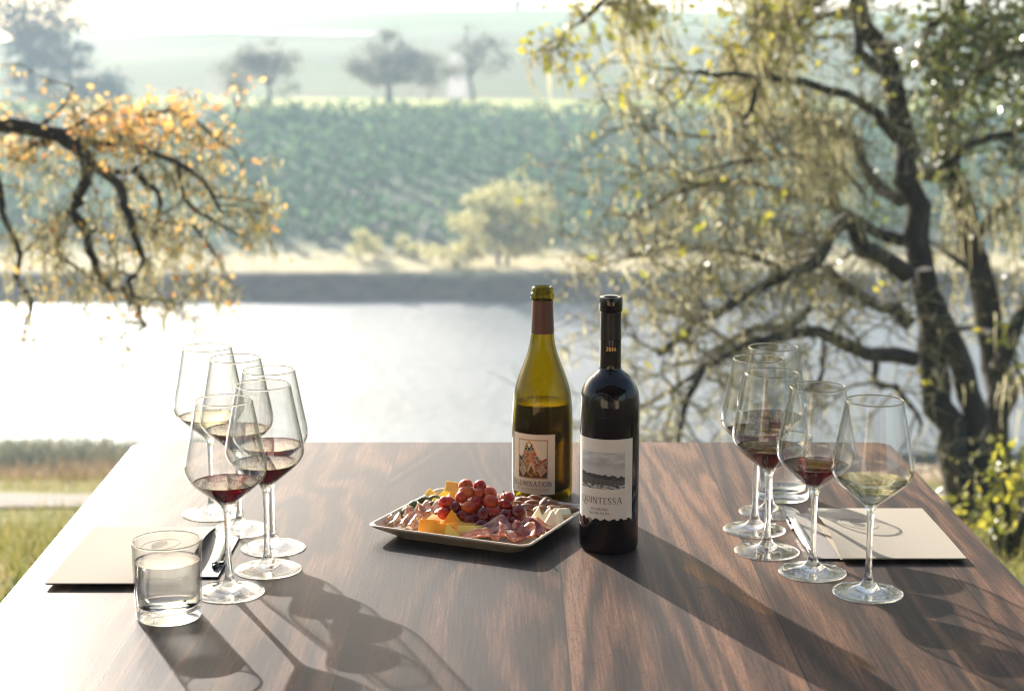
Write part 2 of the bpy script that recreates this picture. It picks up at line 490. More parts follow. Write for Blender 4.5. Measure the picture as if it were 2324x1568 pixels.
M['brush'] = leafmat('brush', [(.15, .105, .06), (.23, .165, .095), (.29, .225, .13)], .4)
M['grass'] = leafmat('grass_blade', [(.08, .10, .022), (.17, .18, .04), (.30, .26, .09), (.28, .21, .11)], .45)

# ------------------------------------------------------------------ land, lake, haze
PROF = [(-60, .3), (2.6, 0), (5, -.25), (10, -1.5), (15, -2.6), (20, -3.9), (40, -9.0), (54, -12.4), (58, -13.2), (64, -14.6),
        (78, -16), (89.5, -13.6), (91.5, -12.55), (93, -11.35), (95, -11.2), (99, -11.0), (145, -5.2), (167, -4.8),
        (200, -2.8), (265, 1.9), (330, 5.9), (380, 6.6), (520, 0), (900, -15)]
PX = np.array([p[0] for p in PROF]); PZ = np.array([p[1] for p in PROF])
def terr(x, y):
    if 84 < y < 102: y += 1.3 * mnoise.noise(Vector((x * .10, .5, .2))) * (1 - abs(y - 93) / 9)
    z = float(np.interp(y, PX, PZ))
    n = mnoise.noise(Vector((x * .03, y * .03, 2.0))) * 1.6 + mnoise.noise(Vector((x * .15, y * .15, 7.0))) * .3
    far = min(max((y - 100) / 80, 0), 1); near = min(max((y - 4) / 12, 0), 1) * (1 if y < 50 else max(0, (60 - y) / 10))
    z += n * far * .5 + mnoise.noise(Vector((x * .2, y * .2, 1.0))) * .22 * near
    if y > 168:
        k = min((y - 168) / 160, 1.0)
        dx = min(x + 18, 0)
        z -= k * (dx / 62) ** 2 * 3.6 + k * .012 * max(x - 20, 0)
    if 93 < y < 168:
        z -= .004 * x * min((y - 93) / 20, 1)
    return z
def sgrid(a, b, n, p):                      # spacing that tightens towards the middle
    t = np.linspace(-1, 1, n); t = np.sign(t) * np.abs(t) ** p
    return a + (b - a) * (t + 1) / 2
xs = sgrid(-300, 300, 131, 2.0)
ys = np.concatenate([np.linspace(-40, 2, 12), np.linspace(2.6, 24, 44), np.linspace(25, 66, 42), np.linspace(67, 104, 75),
                     np.linspace(105, 175, 60), np.linspace(178, 400, 60), np.linspace(410, 900, 20)])
g = MB()
for yy in ys:
    for xx in xs: g.v.append((float(xx), float(yy), terr(float(xx), float(yy))))
nx_ = len(xs)
for i in range(len(ys) - 1):
    for j in range(nx_ - 1):
        a = i * nx_ + j; g.f.append((a, a + 1, a + 1 + nx_, a + nx_)); g.m.append(0)
def ground_material():
    m, nt, out = nm('land')
    p = N(nt, 'ShaderNodeBsdfPrincipled')
    tc = N(nt, 'ShaderNodeTexCoord'); sp = N(nt, 'ShaderNodeSeparateXYZ'); nt.links.new(tc.outputs['Object'], sp.inputs[0])
    X, Y, Z = sp.outputs
    v = tc.outputs['Object']
    nb = noise(nt, v, .09, 5, .6); nf = noise(nt, v, .9, 6, .65); nd = noise(nt, v, 7, 5, .7)
    Yw = math_(nt, 'ADD', Y, math_(nt, 'MULTIPLY', math_(nt, 'SUBTRACT', nb, .5), 7))
    Yn = math_(nt, 'ADD', Y, math_(nt, 'MULTIPLY', math_(nt, 'SUBTRACT', nf, .5), 3))
    near = ramp(nt, math_(nt, 'ADD', math_(nt, 'MULTIPLY', nd, .5), math_(nt, 'MULTIPLY', nf, .5)),
                [(.35, (.05, .06, .018)), (.5, (.13, .135, .035)), (.62, (.26, .21, .09)), (.7, (.20, .14, .08))])
    brush = ramp(nt, nf, [(.3, (.12, .085, .05)), (.5, (.22, .16, .095)), (.7, (.28, .22, .135))])
    mud = ramp(nt, nf, [(.3, (.085, .058, .04)), (.7, (.19, .135, .10))])
    dry = ramp(nt, nf, [(.3, (.30, .28, .11)), (.5, (.46, .38, .21)), (.7, (.50, .40, .26))])
    vine = ramp(nt, math_(nt, 'ADD', math_(nt, 'MULTIPLY', nb, .6), math_(nt, 'MULTIPLY', nf, .4)),
                [(.40, (.13, .105, .09)), (.5, (.09, .12, .065)), (.62, (.07, .12, .055))])
    lawn = ramp(nt, nf, [(.3, (.24, .27, .05)), (.7, (.38, .38, .10))])
    rot = N(nt, 'ShaderNodeMapping'); rot.inputs['Rotation'].default_value = (0, 0, R(7)); nt.links.new(v, rot.inputs[0])
    wv = N(nt, 'ShaderNodeTexWave', wave_type='BANDS', bands_direction='Y'); wv.inputs['Scale'].default_value = .13
    wv.inputs['Distortion'].default_value = .8; nt.links.new(rot.outputs[0], wv.inputs[0])
    dorm = mixc(nt, math_(nt, 'MULTIPLY', wv.outputs['Fac'], .8), (.065, .08, .025), (.08, .13, .022))
    dorm = mixc(nt, ramp(nt, nb, [(.42, (0, 0, 0)), (.58, (1, 1, 1))]), dorm, (.08, .08, .035))
    top = ramp(nt, nf, [(.3, (.065, .105, .02)), (.7, (.12, .16, .03))])
    def step(src, e, wd): return math_(nt, 'DIVIDE', math_(nt, 'SUBTRACT', src, e - wd / 2), wd, True)
    c = near
    c = mixc(nt, step(Yn, 17, 3), c, brush)
    c = mixc(nt, step(Y, 61, 4), c, mud)
    c = mixc(nt, step(math_(nt, 'ADD', Y, math_(nt, 'MULTIPLY', math_(nt, 'SUBTRACT', nf, .5), 1.2)), 93.0, .6), c, dry)
    c = mixc(nt, step(Yn, 100, 3), c, vine)
    c = mixc(nt, step(Yw, 147, 4), c, lawn)
    c = mixc(nt, step(Yw, 169, 4), c, dorm)
    c = mixc(nt, step(Yw, 275, 40), c, top)
    nt.links.new(c, p.inputs['Base Color']); p.inputs['Roughness'].default_value = .95
    p.inputs['Specular IOR Level'].default_value = .1
    nt.links.new(bump(nt, nd, .5, .05), p.inputs['Normal'])
    nt.links.new(p.outputs[0], out.inputs[0]); return m
tag(g.build('ground', ground_material()), kind='structure')

def water_material():
    m, nt, out = nm('lake_water')
    p = N(nt, 'ShaderNodeBsdfPrincipled')
    p.inputs['Base Color'].default_value = (.10, .11, .11, 1)
    v = coords(nt, 'Object', (1, 1, 1))
    rip = noise(nt, coords(nt, 'Object', (.7, 1.6, 1)), 2.2, 5, .6)
    patch = noise(nt, coords(nt, 'Object', (.25, 1.0, 1)), .12, 3, .5)
    nt.links.new(math_(nt, 'ADD', math_(nt, 'MULTIPLY', patch, .30), .30), p.inputs['Roughness'])
    p.inputs['IOR'].default_value = 1.33
    p.inputs['Specular IOR Level'].default_value = .8
    nt.links.new(bump(nt, rip, .8, .12), p.inputs['Normal'])
    nt.links.new(p.outputs[0], out.inputs[0]); return m
lk = MB()
lk.quad((-290, 57, -12.62), (290, 57, -12.62), (290, 93.5, -12.62), (-290, 93.5, -12.62))
tag(lk.build('lake', water_material()), kind='structure')

def strip(name, pts, width, mat, lift=.05):
    b = MB()
    ring = []
    for i, (x, y) in enumerate(pts):
        a = Vector(pts[max(i-1, 0)]); c = Vector(pts[min(i+1, len(pts)-1)]); t = (c - a).normalized()
        nrm = Vector((-t.y, t.x))
        wv_ = width * (1 + .18 * math.sin(i * 1.7))
        row = []
        for k in (-.5, -.17, .17, .5):
            q = Vector((x, y)) + nrm * wv_ * k
            row.append(len(b.v)); b.v.append((q.x, q.y, terr(q.x, q.y) + lift))
        ring.append(row)
    for A, B in zip(ring[:-1], ring[1:]):
        for k in range(3): b.f.append((A[k], A[k+1], B[k+1], B[k])); b.m.append(0)
    return tag(b.build(name, mat), kind='structure')
M['gravel'] = pmat('pale_gravel', [(.10, .08, .06), (.155, .125, .095)], 4, .95)
M['track'] = pmat('pale_track', [(.36, .29, .23), (.52, .43, .36)], 4, .95)
strip('path', [(-14 + i * .5, 13.0 + .35 * math.sin(i * .22)) for i in range(64)], 1.7, M['gravel'], .02)
strip('hill_track', [(-66 + i * 1.0, 270 - i * .16) for i in range(46)], 8.0, M['track'], .10)
strip('hill_track', [(-5.3 - i * .06, 168 + i * 2.0) for i in range(27)], 2.0, M['gravel'], .12)

hz = MB(); hz.box((0, 428, .5), 760, 960, 37)
hm, nt, out = nm('haze_air')
pv = N(nt, 'ShaderNodeVolumePrincipled')
pv.inputs['Color'].default_value = (.57, .73, .85, 1)
pv.inputs['Density'].default_value = .0012
pv.inputs['Anisotropy'].default_value = .2
nt.links.new(pv.outputs[0], out.inputs['Volume'])
tag(hz.build('haze', hm, smooth=False), kind='stuff')

# ------------------------------------------------------------------ vegetation builders
def scatter_leaves(b, c, rad, n, size, rng, clumps=9):
    """leaf faces gathered in clumps inside an ellipsoid, gaps between the clumps"""
    c = Vector(c)
    cl = []
    for i in range(clumps):
        while True:
            q = Vector((rng.uniform(-1, 1), rng.uniform(-1, 1), rng.uniform(-1, 1)))
            if .2 < q.length < 1: break
        q = q.normalized() * (q.length ** .5) * .82
        cl.append((q, rng.uniform(.22, .42)))
    for i in range(n):
        q, rr = cl[rng.randrange(clumps)]
        o = Vector((rng.gauss(0, 1), rng.gauss(0, 1), rng.gauss(0, .8))) * rr * .62
        u = q + o
        p = c + Vector((u.x * rad[0], u.y * rad[1], u.z * rad[2]))
        d = (u + Vector((rng.uniform(-1, 1), rng.uniform(-1, 1), rng.uniform(-1, .6)))).normalized()
        b.leaf(p, d, size * rng.uniform(.6, 1.4), rng, .8)

def far_tree(name, label, cat, px, py, Y, lobes, mat, trunks=1, leaf=.3, n=420, group=None, tr=.16, seed=1, bark='bark_far', twiggy=False):
    """lobes: (photo x, photo y, half width px, half height px) of each part of the crown"""
    rng = random.Random(seed)
    base = at(px, py, Y); base.z = terr(base.x, base.y) - .05
    root = empty(name, base, label, cat, group)
    t = MB(); l = MB()
    cs = []
    for lx, ly, rw, rh in lobes:
        c = at(lx, ly, Y + rng.uniform(-1, 1)); k = c.y / FPX
        cs.append((c - base, rw * k, rh * k))
    top = max(c.z for c, _, _ in cs)
    for q in range(trunks):
        off = Vector((rng.uniform(-.9, .9) * (q > 0), rng.uniform(-.6, .6) * (q > 0), 0))
        mid = Vector((rng.uniform(-.3, .3), rng.uniform(-.3, .3), top * .38)) + off
        t.tube([off + Vector((0, 0, -.2)), off * 1.0 + Vector((.05, 0, top * .2)), mid], [tr * 1.35, tr, tr * .8], 7)
        for c, rw, rh in cs:
            for s_ in range(3):
                e = c + Vector((rng.uniform(-.7, .7) * rw, rng.uniform(-.7, .7) * rw, rng.uniform(-.5, .8) * rh))
                m_ = mid.lerp(e, .5) + Vector((rng.uniform(-.3, .3), rng.uniform(-.3, .3), rng.uniform(-.1, .4)))
                t.tube([mid, m_, e], [tr * .6, tr * .36, tr * .12], 5, cap=False)
                if twiggy:
                    for z in range(14):
                        a = m_.lerp(e, rng.random())
                        d = Vector((rng.gauss(0, 1), rng.gauss(0, 1), rng.gauss(.5, .8))).normalized() * rng.uniform(.5, 1.3)
                        t.tube([a, a + d * .5 + Vector((0, 0, .08)), a + d], [.03, .022, .01], 3, cap=False)
    for c, rw, rh in cs:
        scatter_leaves(l, c, (rw, rw * .9, rh), n, leaf, rng, 11)
    t.build('trunk', M[bark], root)
    l.build('crown', M[mat], root, smooth=False)
    return root

# trees on the grass terrace and around the far bank
G1 = 'bare hazy trees on the hillside terrace'
far_tree('bare_tree', 'broad bare hazy tree on the hillside terrace, forked trunk, nearest the orange leaves', 'tree', 612, 258, 152,
         [(560, 165, 75, 55), (640, 160, 62, 62), (590, 120, 60, 34)], 'crown_bare', 1, .30, 800, G1, .2, 11, twiggy=True)
far_tree('bare_tree', 'slim hazy tree beside the broad bare one nearest the orange leaves', 'tree', 558, 250, 154,
         [(535, 170, 48, 48)], 'crown_bare', 1, .28, 600, G1, .13, 12, twiggy=True)
far_tree('bare_tree', 'largest grey hazy tree at the middle of the hillside terrace', 'tree', 884, 234, 160,
         [(850, 150, 72, 56), (900, 110, 68, 50), (950, 160, 52, 48), (890, 165, 80, 40)], 'crown_bare', 2, .32, 950, G1, .24, 13, twiggy=True)
far_tree('bare_tree', 'small hazy tree tucked behind the right flank of the largest grey tree', 'tree', 972, 224, 167,
         [(975, 165, 42, 42)], 'crown_bare', 1, .28, 560, G1, .12, 14, twiggy=True)
far_tree('bare_tree', 'pale thin-crowned hazy tree right of the white track on the hillside', 'tree', 1073, 232, 163,
         [(1040, 130, 60, 50), (1100, 125, 66, 52), (1075, 90, 50, 32)], 'crown_bare', 1, .28, 520, G1, .17, 15, twiggy=True)
far_tree('tall_tree', 'tall blue hazy tree rising out of frame at the top left corner', 'tree', 70, 250, 182,
         [(80, 130, 85, 85), (20, 40, 100, 80), (140, 30, 75, 60), (70, -60, 110, 60)], 'crown_dark', 2, .45, 900, None, .4, 16)
far_tree('round_tree', 'rounded blue hazy tree below the tall tree at left', 'tree', 160, 255, 176,
         [(165, 170, 110, 74), (140, 120, 72, 46), (225, 210, 60, 40)], 'crown_dark', 1, .4, 900, None, .25, 17)
far_tree('small_tree', 'tiny hazy tree standing on the hilltop crest', 'tree', 1172, 26, 340,
         [(1172, 4, 13, 16)], 'crown_dark', 1, .5, 150, None, .2, 18)
far_tree('bank_tree', 'sunlit pale olive tree with two trunks on the far lake bank', 'tree', 1130, 612, 95,
         [(1165, 434, 92, 54), (1212, 484, 50, 60), (1080, 488, 66, 50), (1150, 515, 80, 46), (1185, 552, 66, 30)], 'crown_olive', 2, .20, 950, None, .11, 19)
far_tree('bank_bush', 'low spreading olive bush left of the far bank tree', 'bush', 1055, 612, 94.5,
         [(1000, 565, 48, 30), (1055, 575, 40, 36), (1085, 560, 34, 30)], 'crown_olive', 1, .17, 420, None, .06, 20)
far_tree('bank_bush', 'pale hazy shrub standing alone on the far bank above the dark shore', 'bush', 815, 606, 97,
         [(800, 548, 36, 36), (838, 556, 28, 34)], 'crown_olive', 1, .17, 330, None, .05, 21)
far_tree('bank_bush', 'slender hazy shrub between the lone pale shrub and the olive bush', 'bush', 918, 602, 98,
         [(915, 558, 22, 32), (940, 575, 20, 22)], 'crown_olive', 1, .16, 260, None, .05, 22)

# vineyard slope: rows of vines read as one green mass
rng = random.Random(5)
vb = MB()
for row in range(-34, 46):
    x0 = row * 2.3
    s_ = 0.0
    while s_ < 44:
        y = 101 + s_; x = x0 - s_ * .55 + 12
        s_ += .5
        if abs(x / y) > .36: continue
        dn = mnoise.noise(Vector((x * .055, y * .07, 3.3))) + .5 * mnoise.noise(Vector((x * .2, y * .2, 9)))
        low = .12 if (y < 118 and -28 < x < 6) else .4
        if dn + low + rng.uniform(-.25, .25) < -.1: continue
        z = terr(x, y)
        for q in range(7):
            p = Vector((x + rng.gauss(0, .35), y + rng.gauss(0, .35), z + rng.uniform(.15, 1.25)))
            vb.leaf(p, (rng.uniform(-1, 1), rng.uniform(-1, 1), rng.uniform(-.3, 1)), rng.uniform(.3, .62), rng, .9)
tag(vb.build('vineyard_rows', M['vine'], smooth=False), kind='stuff')

# reeds along the near shore, grass and brush on the near slope
rb = MB()
for i in range(5200):
    y = rng.uniform(46, 57.5); x = rng.uniform(-.36, -.165) * y
    h = rng.uniform(.5, 1.15) * (1 + .45 * mnoise.noise(Vector((x * .35, y * .1, 0))))
    rb.strand((x, y, terr(x, y)), (rng.uniform(-.15, .15), rng.uniform(-.15, .15), 1), h, rng.uniform(.05, .11), rng, 3, None, 0.0)
tag(rb.build('reeds', M['reed'], smooth=False), kind='stuff')
gb = MB()
for i in range(20000):
    y = 3.2 + 15 * rng.random() ** 1.3
    sd = -1 if i % 3 else 1
    x = sd * rng.uniform(.10, .40) * y
    if 11.9 < y < 14.2: continue
    h = rng.uniform(.04, .15)
    gb.strand((x, y, terr(x, y) - .01), (rng.uniform(-.5, .5), rng.uniform(-.5, .5), 1), h, rng.uniform(.006, .014), rng, 2, None, .6)
tag(gb.build('grass', M['grass'], smooth=False), kind='stuff')

def shrub(name, label, x, y, r, h, mat, n, leaf, seed, group=None, cat='shrub'):
    rg = random.Random(seed); z = terr(x, y)
    root = empty(name, (x, y, z), label, cat, group)
    st = MB(); lv = MB()
    for k in range(9):
        a = rg.uniform(0, 2 * PI); q = rg.uniform(.3, .95)
        e = Vector((math.cos(a) * r * q, math.sin(a) * r * q, h * rg.uniform(.6, 1)))
        st.tube([(0, 0, -.05), e * .5 + Vector((0, 0, h * .12)), e], [.02, .014, .006], 5, cap=False)
    scatter_leaves(lv, (0, 0, h * .55), (r, r, h * .5), n, leaf, rg, 12)
    st.build('stem', M['bark'], root); lv.build('foliage', M[mat], root, smooth=False)
    return root
bb = MB()
for i in range(9000):                       # low tan brush between the path and the reeds
    y = rng.uniform(17.5, 45); x = rng.uniform(-.40, -.12) * y
    dn = mnoise.noise(Vector((x * .35, y * .18, 4)))
    if dn < -.15: continue
    h = rng.uniform(.12, .42) * (1 + .8 * dn)
    bb.strand((x, y, terr(x, y) - .02), (rng.uniform(-.6, .6), rng.uniform(-.6, .6), 1), h, rng.uniform(.015, .05), rng, 3, None, .5)
tag(bb.build('dry_brush', M['brush'], smooth=False), kind='stuff')
for i, (px_, Y, lab) in enumerate([(2290, 6.4, 'lime green leafy shrub at the right table edge below the oak'), (2335, 7.4, 'lime green shrub at the right picture edge behind the nearer one')]):
    p_ = at(px_, 1250, Y)
    shrub('lime_shrub', lab, p_.x, Y, .26, .42 if i == 0 else .5, 'leaf_lime', 420, .035, 70 + i)

# ------------------------------------------------------------------ near oaks
def smooth_path(pts, step):
    """Catmull-Rom through the points, resampled"""
    P_ = [Vector(p) for p in pts]; P_ = [P_[0] * 2 - P_[1]] + P_ + [P_[-1] * 2 - P_[-2]]
    outp = []
    for i in range(1, len(P_) - 2):
        a, b, c, d = P_[i-1:i+3]
        k = max(2, int((c - b).length / step))
        for j in range(k):
            t = j / k
            outp.append(.5 * ((2*b) + (c - a) * t + (2*a - 5*b + 4*c - d) * t*t + (3*b - a - 3*c + d) * t**3))
    outp.append(P_[-2]); return outp

class Oak:
    def __init__(s, seed): s.rng = random.Random(seed); s.fork = (3, 5); s.wood = MB(); s.tw = MB(); s.lich = MB(); s.leafs = MB(); s.pts = []
    def limb(s, pts, r0, r1, n=9, wob=.12, step=.12):
        path = smooth_path(pts, step)
        k = len(path)
        path = [p + Vector((s.rng.gauss(0, 1), s.rng.gauss(0, 1), s.rng.gauss(0, 1))) * r0 * .18 * (0 < i < k-1) for i, p in enumerate(path)]
        rad = [r0 + (r1 - r0) * (i / (k - 1)) ** .8 for i in range(k)]
        s.wood.tube(path, rad, n, wob=wob, rng=s.rng)
        return path, rad
    def twig(s, p, d, L, r, depth, droop=.05, gnarl=.55):
        rng = s.rng; path = [Vector(p)]; d = Vector(d).normalized(); seg = max(4, int(L / .06))
        for i in range(seg):
            d = (d + Vector((rng.gauss(0, gnarl), rng.gauss(0, gnarl), rng.gauss(0, gnarl) - droop)) * .5).normalized()
            path.append(path[-1] + d * (L / seg))
        s.tw.tube(path, [r * (1 - .75 * i / seg) for i in range(seg + 1)], 4, cap=False)
        for i in range(1, seg + 1): s.pts.append((path[i], (path[i] - path[i-1]).normalized(), depth))
        if depth > 0:
            for k in range(rng.randint(*s.fork)):
                i = rng.randint(1, seg)
                dd = ((path[i] - path[i-1]).normalized() + Vector((rng.gauss(0, .8), rng.gauss(0, .8), rng.gauss(0, .8)))).normalized()
                s.twig(path[i], dd, L * rng.uniform(.4, .7), r * .55, depth - 1, droop, gnarl)
    def twigs(s, path, rad, every, L, r, depth, bias=(0, 0, 0), start=.1, droop=.05):
        rng = s.rng; acc = 0; k = len(path)
        for i in range(1, k):
            acc += (path[i] - path[i-1]).length
            if i / k < start or acc < every: continue
            acc = 0
            t = (path[i] - path[i-1]).normalized()
            d = t * .4 + Vector((rng.gauss(0, .8), rng.gauss(0, .7), rng.gauss(0, .8))) + Vector(bias)
            s.twig(path[i], d, L * rng.uniform(.6, 1.3), r, depth, droop)
    def lichen(s, prob, L, wd, drift=(0, 0, 0), fuzz=.5, test=None, per=1):
        rng = s.rng; dv = Vector(drift)
        for p, t, dep in s.pts:
            if rng.random() > prob * (test(p) if test else 1): continue
            for q in range(per):
                if rng.random() < fuzz:
                    s.lich.strand(p, Vector((rng.gauss(0, 1), rng.gauss(0, 1), rng.gauss(-.4, .7))), L * rng.uniform(.15, .4), wd * 1.5, rng, 3)
                else:
                    s.lich.strand(p, Vector((rng.gauss(0, .3), rng.gauss(0, .3), -1)) + dv, L * rng.uniform(.4, 1.4), wd, rng, 4, dv)
    def leaves(s, prob, size, test=None, per=1, spread=.04):
        rng = s.rng
        for p, t, dep in s.pts:
            if rng.random() > prob * (test(p) if test else 1): continue
            for q in range(per):
                o = Vector((rng.gauss(0, 1), rng.gauss(0, 1), rng.gauss(0, 1))) * spread
                s.leafs.leaf(p + o, t + Vector((rng.gauss(0, .8), rng.gauss(0, .8), rng.gauss(-.2, .8))), size * rng.uniform(.6, 1.3), rng, .62)
    def finish(s, name, label, base, leafmat_, cat='tree'):
        root = empty(name, base, label, cat)
        b = Vector(base)
        for mb, nme, mt, sm in ((s.wood, 'trunk', 'bark', True), (s.tw, 'twigs', 'twig_bark', True), (s.leafs, 'crown', leafmat_, False), (s.lich, 'lichen', 'lichen', False)):
            if not mb.v: continue
            mb.v = [(v[0]-b.x, v[1]-b.y, v[2]-b.z) for v in mb.v]
            mb.build(nme, M[mt], root, sm)
        return root
def pix(p):                                # photo pixel of a world point (only used to vary foliage over a tree)
    q = Vector(p) - Vector((0, 0, CAM_H)); dz = q.dot(FWD)
    return CX + FPX * q.x / dz, CY - FPX * q.dot(UP) / dz

def poly(pts, Y, dY=0.0, amp=0.0, rg=None):
    k = len(pts)
    return [at(x, y, Y + dY * i / max(1, k - 1) + (rg.uniform(-amp, amp) if rg and 0 < i else 0)) for i, (x, y) in enumerate(pts)]

# the leaning oak at right, two stems and long limbs over the water
YA = 9.5
A = Oak(21); A.fork = (4, 7); rA = random.Random(3)
bA = at(2190, 1230, YA); bA.z = terr(bA.x, YA) - .1
trunkA = poly([(2195, 1180), (2165, 1020), (2125, 880), (2105, 740), (2088, 600), (2072, 470), (2058, 340), (2040, 220), (2002, 110), (1960, 10), (1900, -120)], YA, .8)
tA = A.limb([bA] + trunkA, .108, .05, 12)
tA2 = A.limb([bA + Vector((.05, .05, .1))] + poly([(2215, 1060), (2205, 940), (2165, 800), (2125, 690), (2100, 610)], YA + .15, -.05), .09, .055, 10)
def cL(pts): return [(1301.5 + x * .6521, y * .6521) for x, y in pts]     # second measuring frame used for the limbs
limbsA = [
    (cL([(1180, 1130), (1120, 1080), (1040, 1050), (960, 1010), (880, 930)]), .055, .03, .5),
    (cL([(1165, 960), (1080, 900), (1010, 870), (950, 760), (900, 830), (850, 900), (760, 960), (620, 1020), (500, 1080), (390, 1160), (300, 1230)]), .065, .018, -1.0),
    (cL([(1190, 1250), (1060, 1230), (990, 1220), (890, 1180), (800, 1150), (700, 1180), (590, 1195), (500, 1260), (420, 1340), (380, 1440), (360, 1560)]), .06, .014, -1.4),
    (cL([(820, 1070), (760, 1130), (640, 1140), (540, 1190), (430, 1300), (270, 1400)]), .035, .01, -.6),
    (cL([(1140, 700), (1060, 660), (1010, 560), (960, 470), (850, 430), (700, 420), (560, 460), (420, 480), (280, 440)]), .05, .01, 1.2),
    (cL([(1120, 480), (1060, 400), (960, 330), (800, 290), (620, 260), (430, 250)]), .045, .01, -1.2),
    (cL([(1100, 260), (1000, 180), (980, 60), (900, 50), (810, 90), (760, 150), (640, 200)]), .045, .01, 1.0),
    (cL([(1150, 840), (1040, 800), (930, 730), (800, 680), (640, 640), (480, 640), (330, 690), (190, 760)]), .045, .008, .6),
    (cL([(920, 740), (900, 660), (850, 570), (760, 540), (600, 560), (430, 600)]), .03, .008, -.8),
    (cL([(760, 960), (640, 900), (480, 860), (320, 860), (170, 900)]), .03, .008, .9),
    (cL([(1050, 1270), (1050, 1330), (1120, 1350), (1180, 1420), (1210, 1480)]), .03, .012, -.3),
    (cL([(870, 1170), (870, 1260), (850, 1330), (760, 1380), (640, 1410)]), .02, .008, -.5),
]
for pts, r0, r1, dY in limbsA:
    pa, ra = A.limb(poly(pts, YA - .1, dY, .12, rA), r0 * .8, r1, 8)
    A.twigs(pa, ra, .07, .62, .009, 2, (-.4, 0, .05), .16, .0)
# high limb from above the frame, hung with lichen
over = A.limb(poly([(1930, -60), (1800, -150), (1640, -170), (1500, -110), (1400, -30), (1320, 50)], YA, -1.3, .1, rA), .07, .012, 8)
A.twigs(over[0], over[1], .07, .36, .010, 2, (-.1, 0, -.4), .05, .18)
over2 = A.limb(poly([(1905, -40), (1830, 20), (1770, 100), (1720, 200), (1690, 270)], YA, -.7, .1, rA), .05, .012, 8)
A.twigs(over2[0], over2[1], .07, .30, .010, 2, (0, 0, -.5), .05, .2)
drp = A.limb(poly([(1760, 150), (1830, 270), (1900, 370), (1960, 440)], YA, -.4, .05, rA), .02, .008, 6)
A.twigs(drp[0], drp[1], .09, .30, .006, 1, (.35, 0, -.6), .02, .3)
def tA_l(p):
    x, y = pix(p); return .12 if 1930 < x < 2200 else (.6 if y < 300 else .7)
A.lichen(.6, .13, .011, (.10, 0, -.05), .88, tA_l)
A.pts = [q for q in A.pts if q[0].z < 8]
keep = A.pts
def tA_top(p):
    x, y = pix(p); return 1.0 if ((1380 < x < 1530 and y < 120) or (1640 < x < 1790 and y < 200) or (1800 < x < 1930 and 240 < y < 400)) else (.06 if (x < 1860 and y < 300) else 0.0)
A.lichen(.42, .30, .011, (.22, 0, -.2), .3, tA_top, 1)
def tA_f(p):
    x, y = pix(p)
    return .45 if (y < 230 and x < 1850) else .03
A.leaves(.5, .055, tA_f, 1)
for q in range(44):                       # the crown carries on above the picture
    c_ = Vector((rA.uniform(.9, 3.6), YA + rA.uniform(-.6, 2.2), rA.uniform(2.1, 5.2)))
    scatter_leaves(A.leafs, c_, (.8, .8, .55), 210, .08, rA, 7)
for q in range(8):
    A.limb([Vector(trunkA[-1]), Vector((rA.uniform(1.0, 2.4), YA + 1, rA.uniform(2.4, 3.2))), Vector((rA.uniform(.9, 3.6), YA + rA.uniform(-.4, 2), rA.uniform(3, 5)))], .05, .015, 6)
A.finish('leaning_oak', 'dark twin-stemmed oak at right, limbs hung with pale lichen reaching over the lake', bA, 'leaf_lime')

YB = 10.6
B = Oak(33); rB = random.Random(8)
bB = at(2290, 1215, YB); bB.z = terr(bB.x, YB) - .1
tB = B.limb([bB] + poly([(2290, 1180), (2262, 1000), (2268, 850), (2240, 700), (2205, 560), (2172, 430), (2150, 330), (2140, 200), (2170, 40), (2200, -120)], YB, .6), .115, .05, 12)
for pts, r0, r1, dY in [
    ([(2265, 840), (2310, 720), (2360, 640), (2420, 560)], .06, .02, .4),
    ([(2160, 400), (2080, 395), (2130, 392), (2200, 330), (2280, 300), (2380, 280)], .05, .015, -.5),
    ([(2145, 260), (2190, 190), (2260, 140), (2340, 120)], .05, .012, -.9),
    ([(2150, 120), (2220, 60), (2320, 30), (2420, 20)], .05, .012, .5),
    ([(2200, 550), (2260, 480), (2320, 440), (2400, 430)], .04, .01, .6),
    ([(2225, 640), (2180, 590), (2130, 560), (2080, 520)], .03, .01, .5),
    ([(2170, 20), (2110, 60), (2090, 120), (2095, 150)], .03, .01, -.4),
    ([(2255, 760), (2200, 740), (2150, 760), (2110, 800)], .03, .01, .6),
    ([(2270, 900), (2330, 860), (2390, 850)], .04, .01, -.4),
    ([(2160, -60), (2240, -80), (2330, -60)], .05, .02, -.7)]:
    pa, ra = B.limb(poly(pts, YB, dY, .1, rB), r0, r1, 8)
    B.twigs(pa, ra, .12, .58, .010, 2, (.15, 0, -.05), .08, .05)
B.lichen(.55, .26, .014, (.06, 0, -.1), .7, lambda p: .2 if (pix(p)[1] < 360 or pix(p)[0] < 2130) else 1.0)
def tB_f(p):
    x, y = pix(p); return 1.0 if (y < 360 and x > 2085) else (.06)
B.leaves(.85, .060, tB_f, 2, .10)
for q in range(46):
    c_ = Vector((rB.uniform(2.4, 6.2), YB + rB.uniform(-1.2, 2.2), rB.uniform(1.9, 6.0)))
    scatter_leaves(B.leafs, c_, (.85, .85, .6), 150, .08, rB, 7)
for q in range(8):
    B.limb([at(2200, -120, YB + .6), Vector((rB.uniform(2.6, 3.6), YB + 1, rB.uniform(2.6, 3.4))), Vector((rB.uniform(2.6, 5.8), YB + rB.uniform(-1, 2), rB.uniform(3, 5.6)))], .06, .015, 6)
B.finish('dark_oak', 'dark oak trunk nearest the right picture edge with glossy dark green leaves overhead', bB, 'leaf_green')

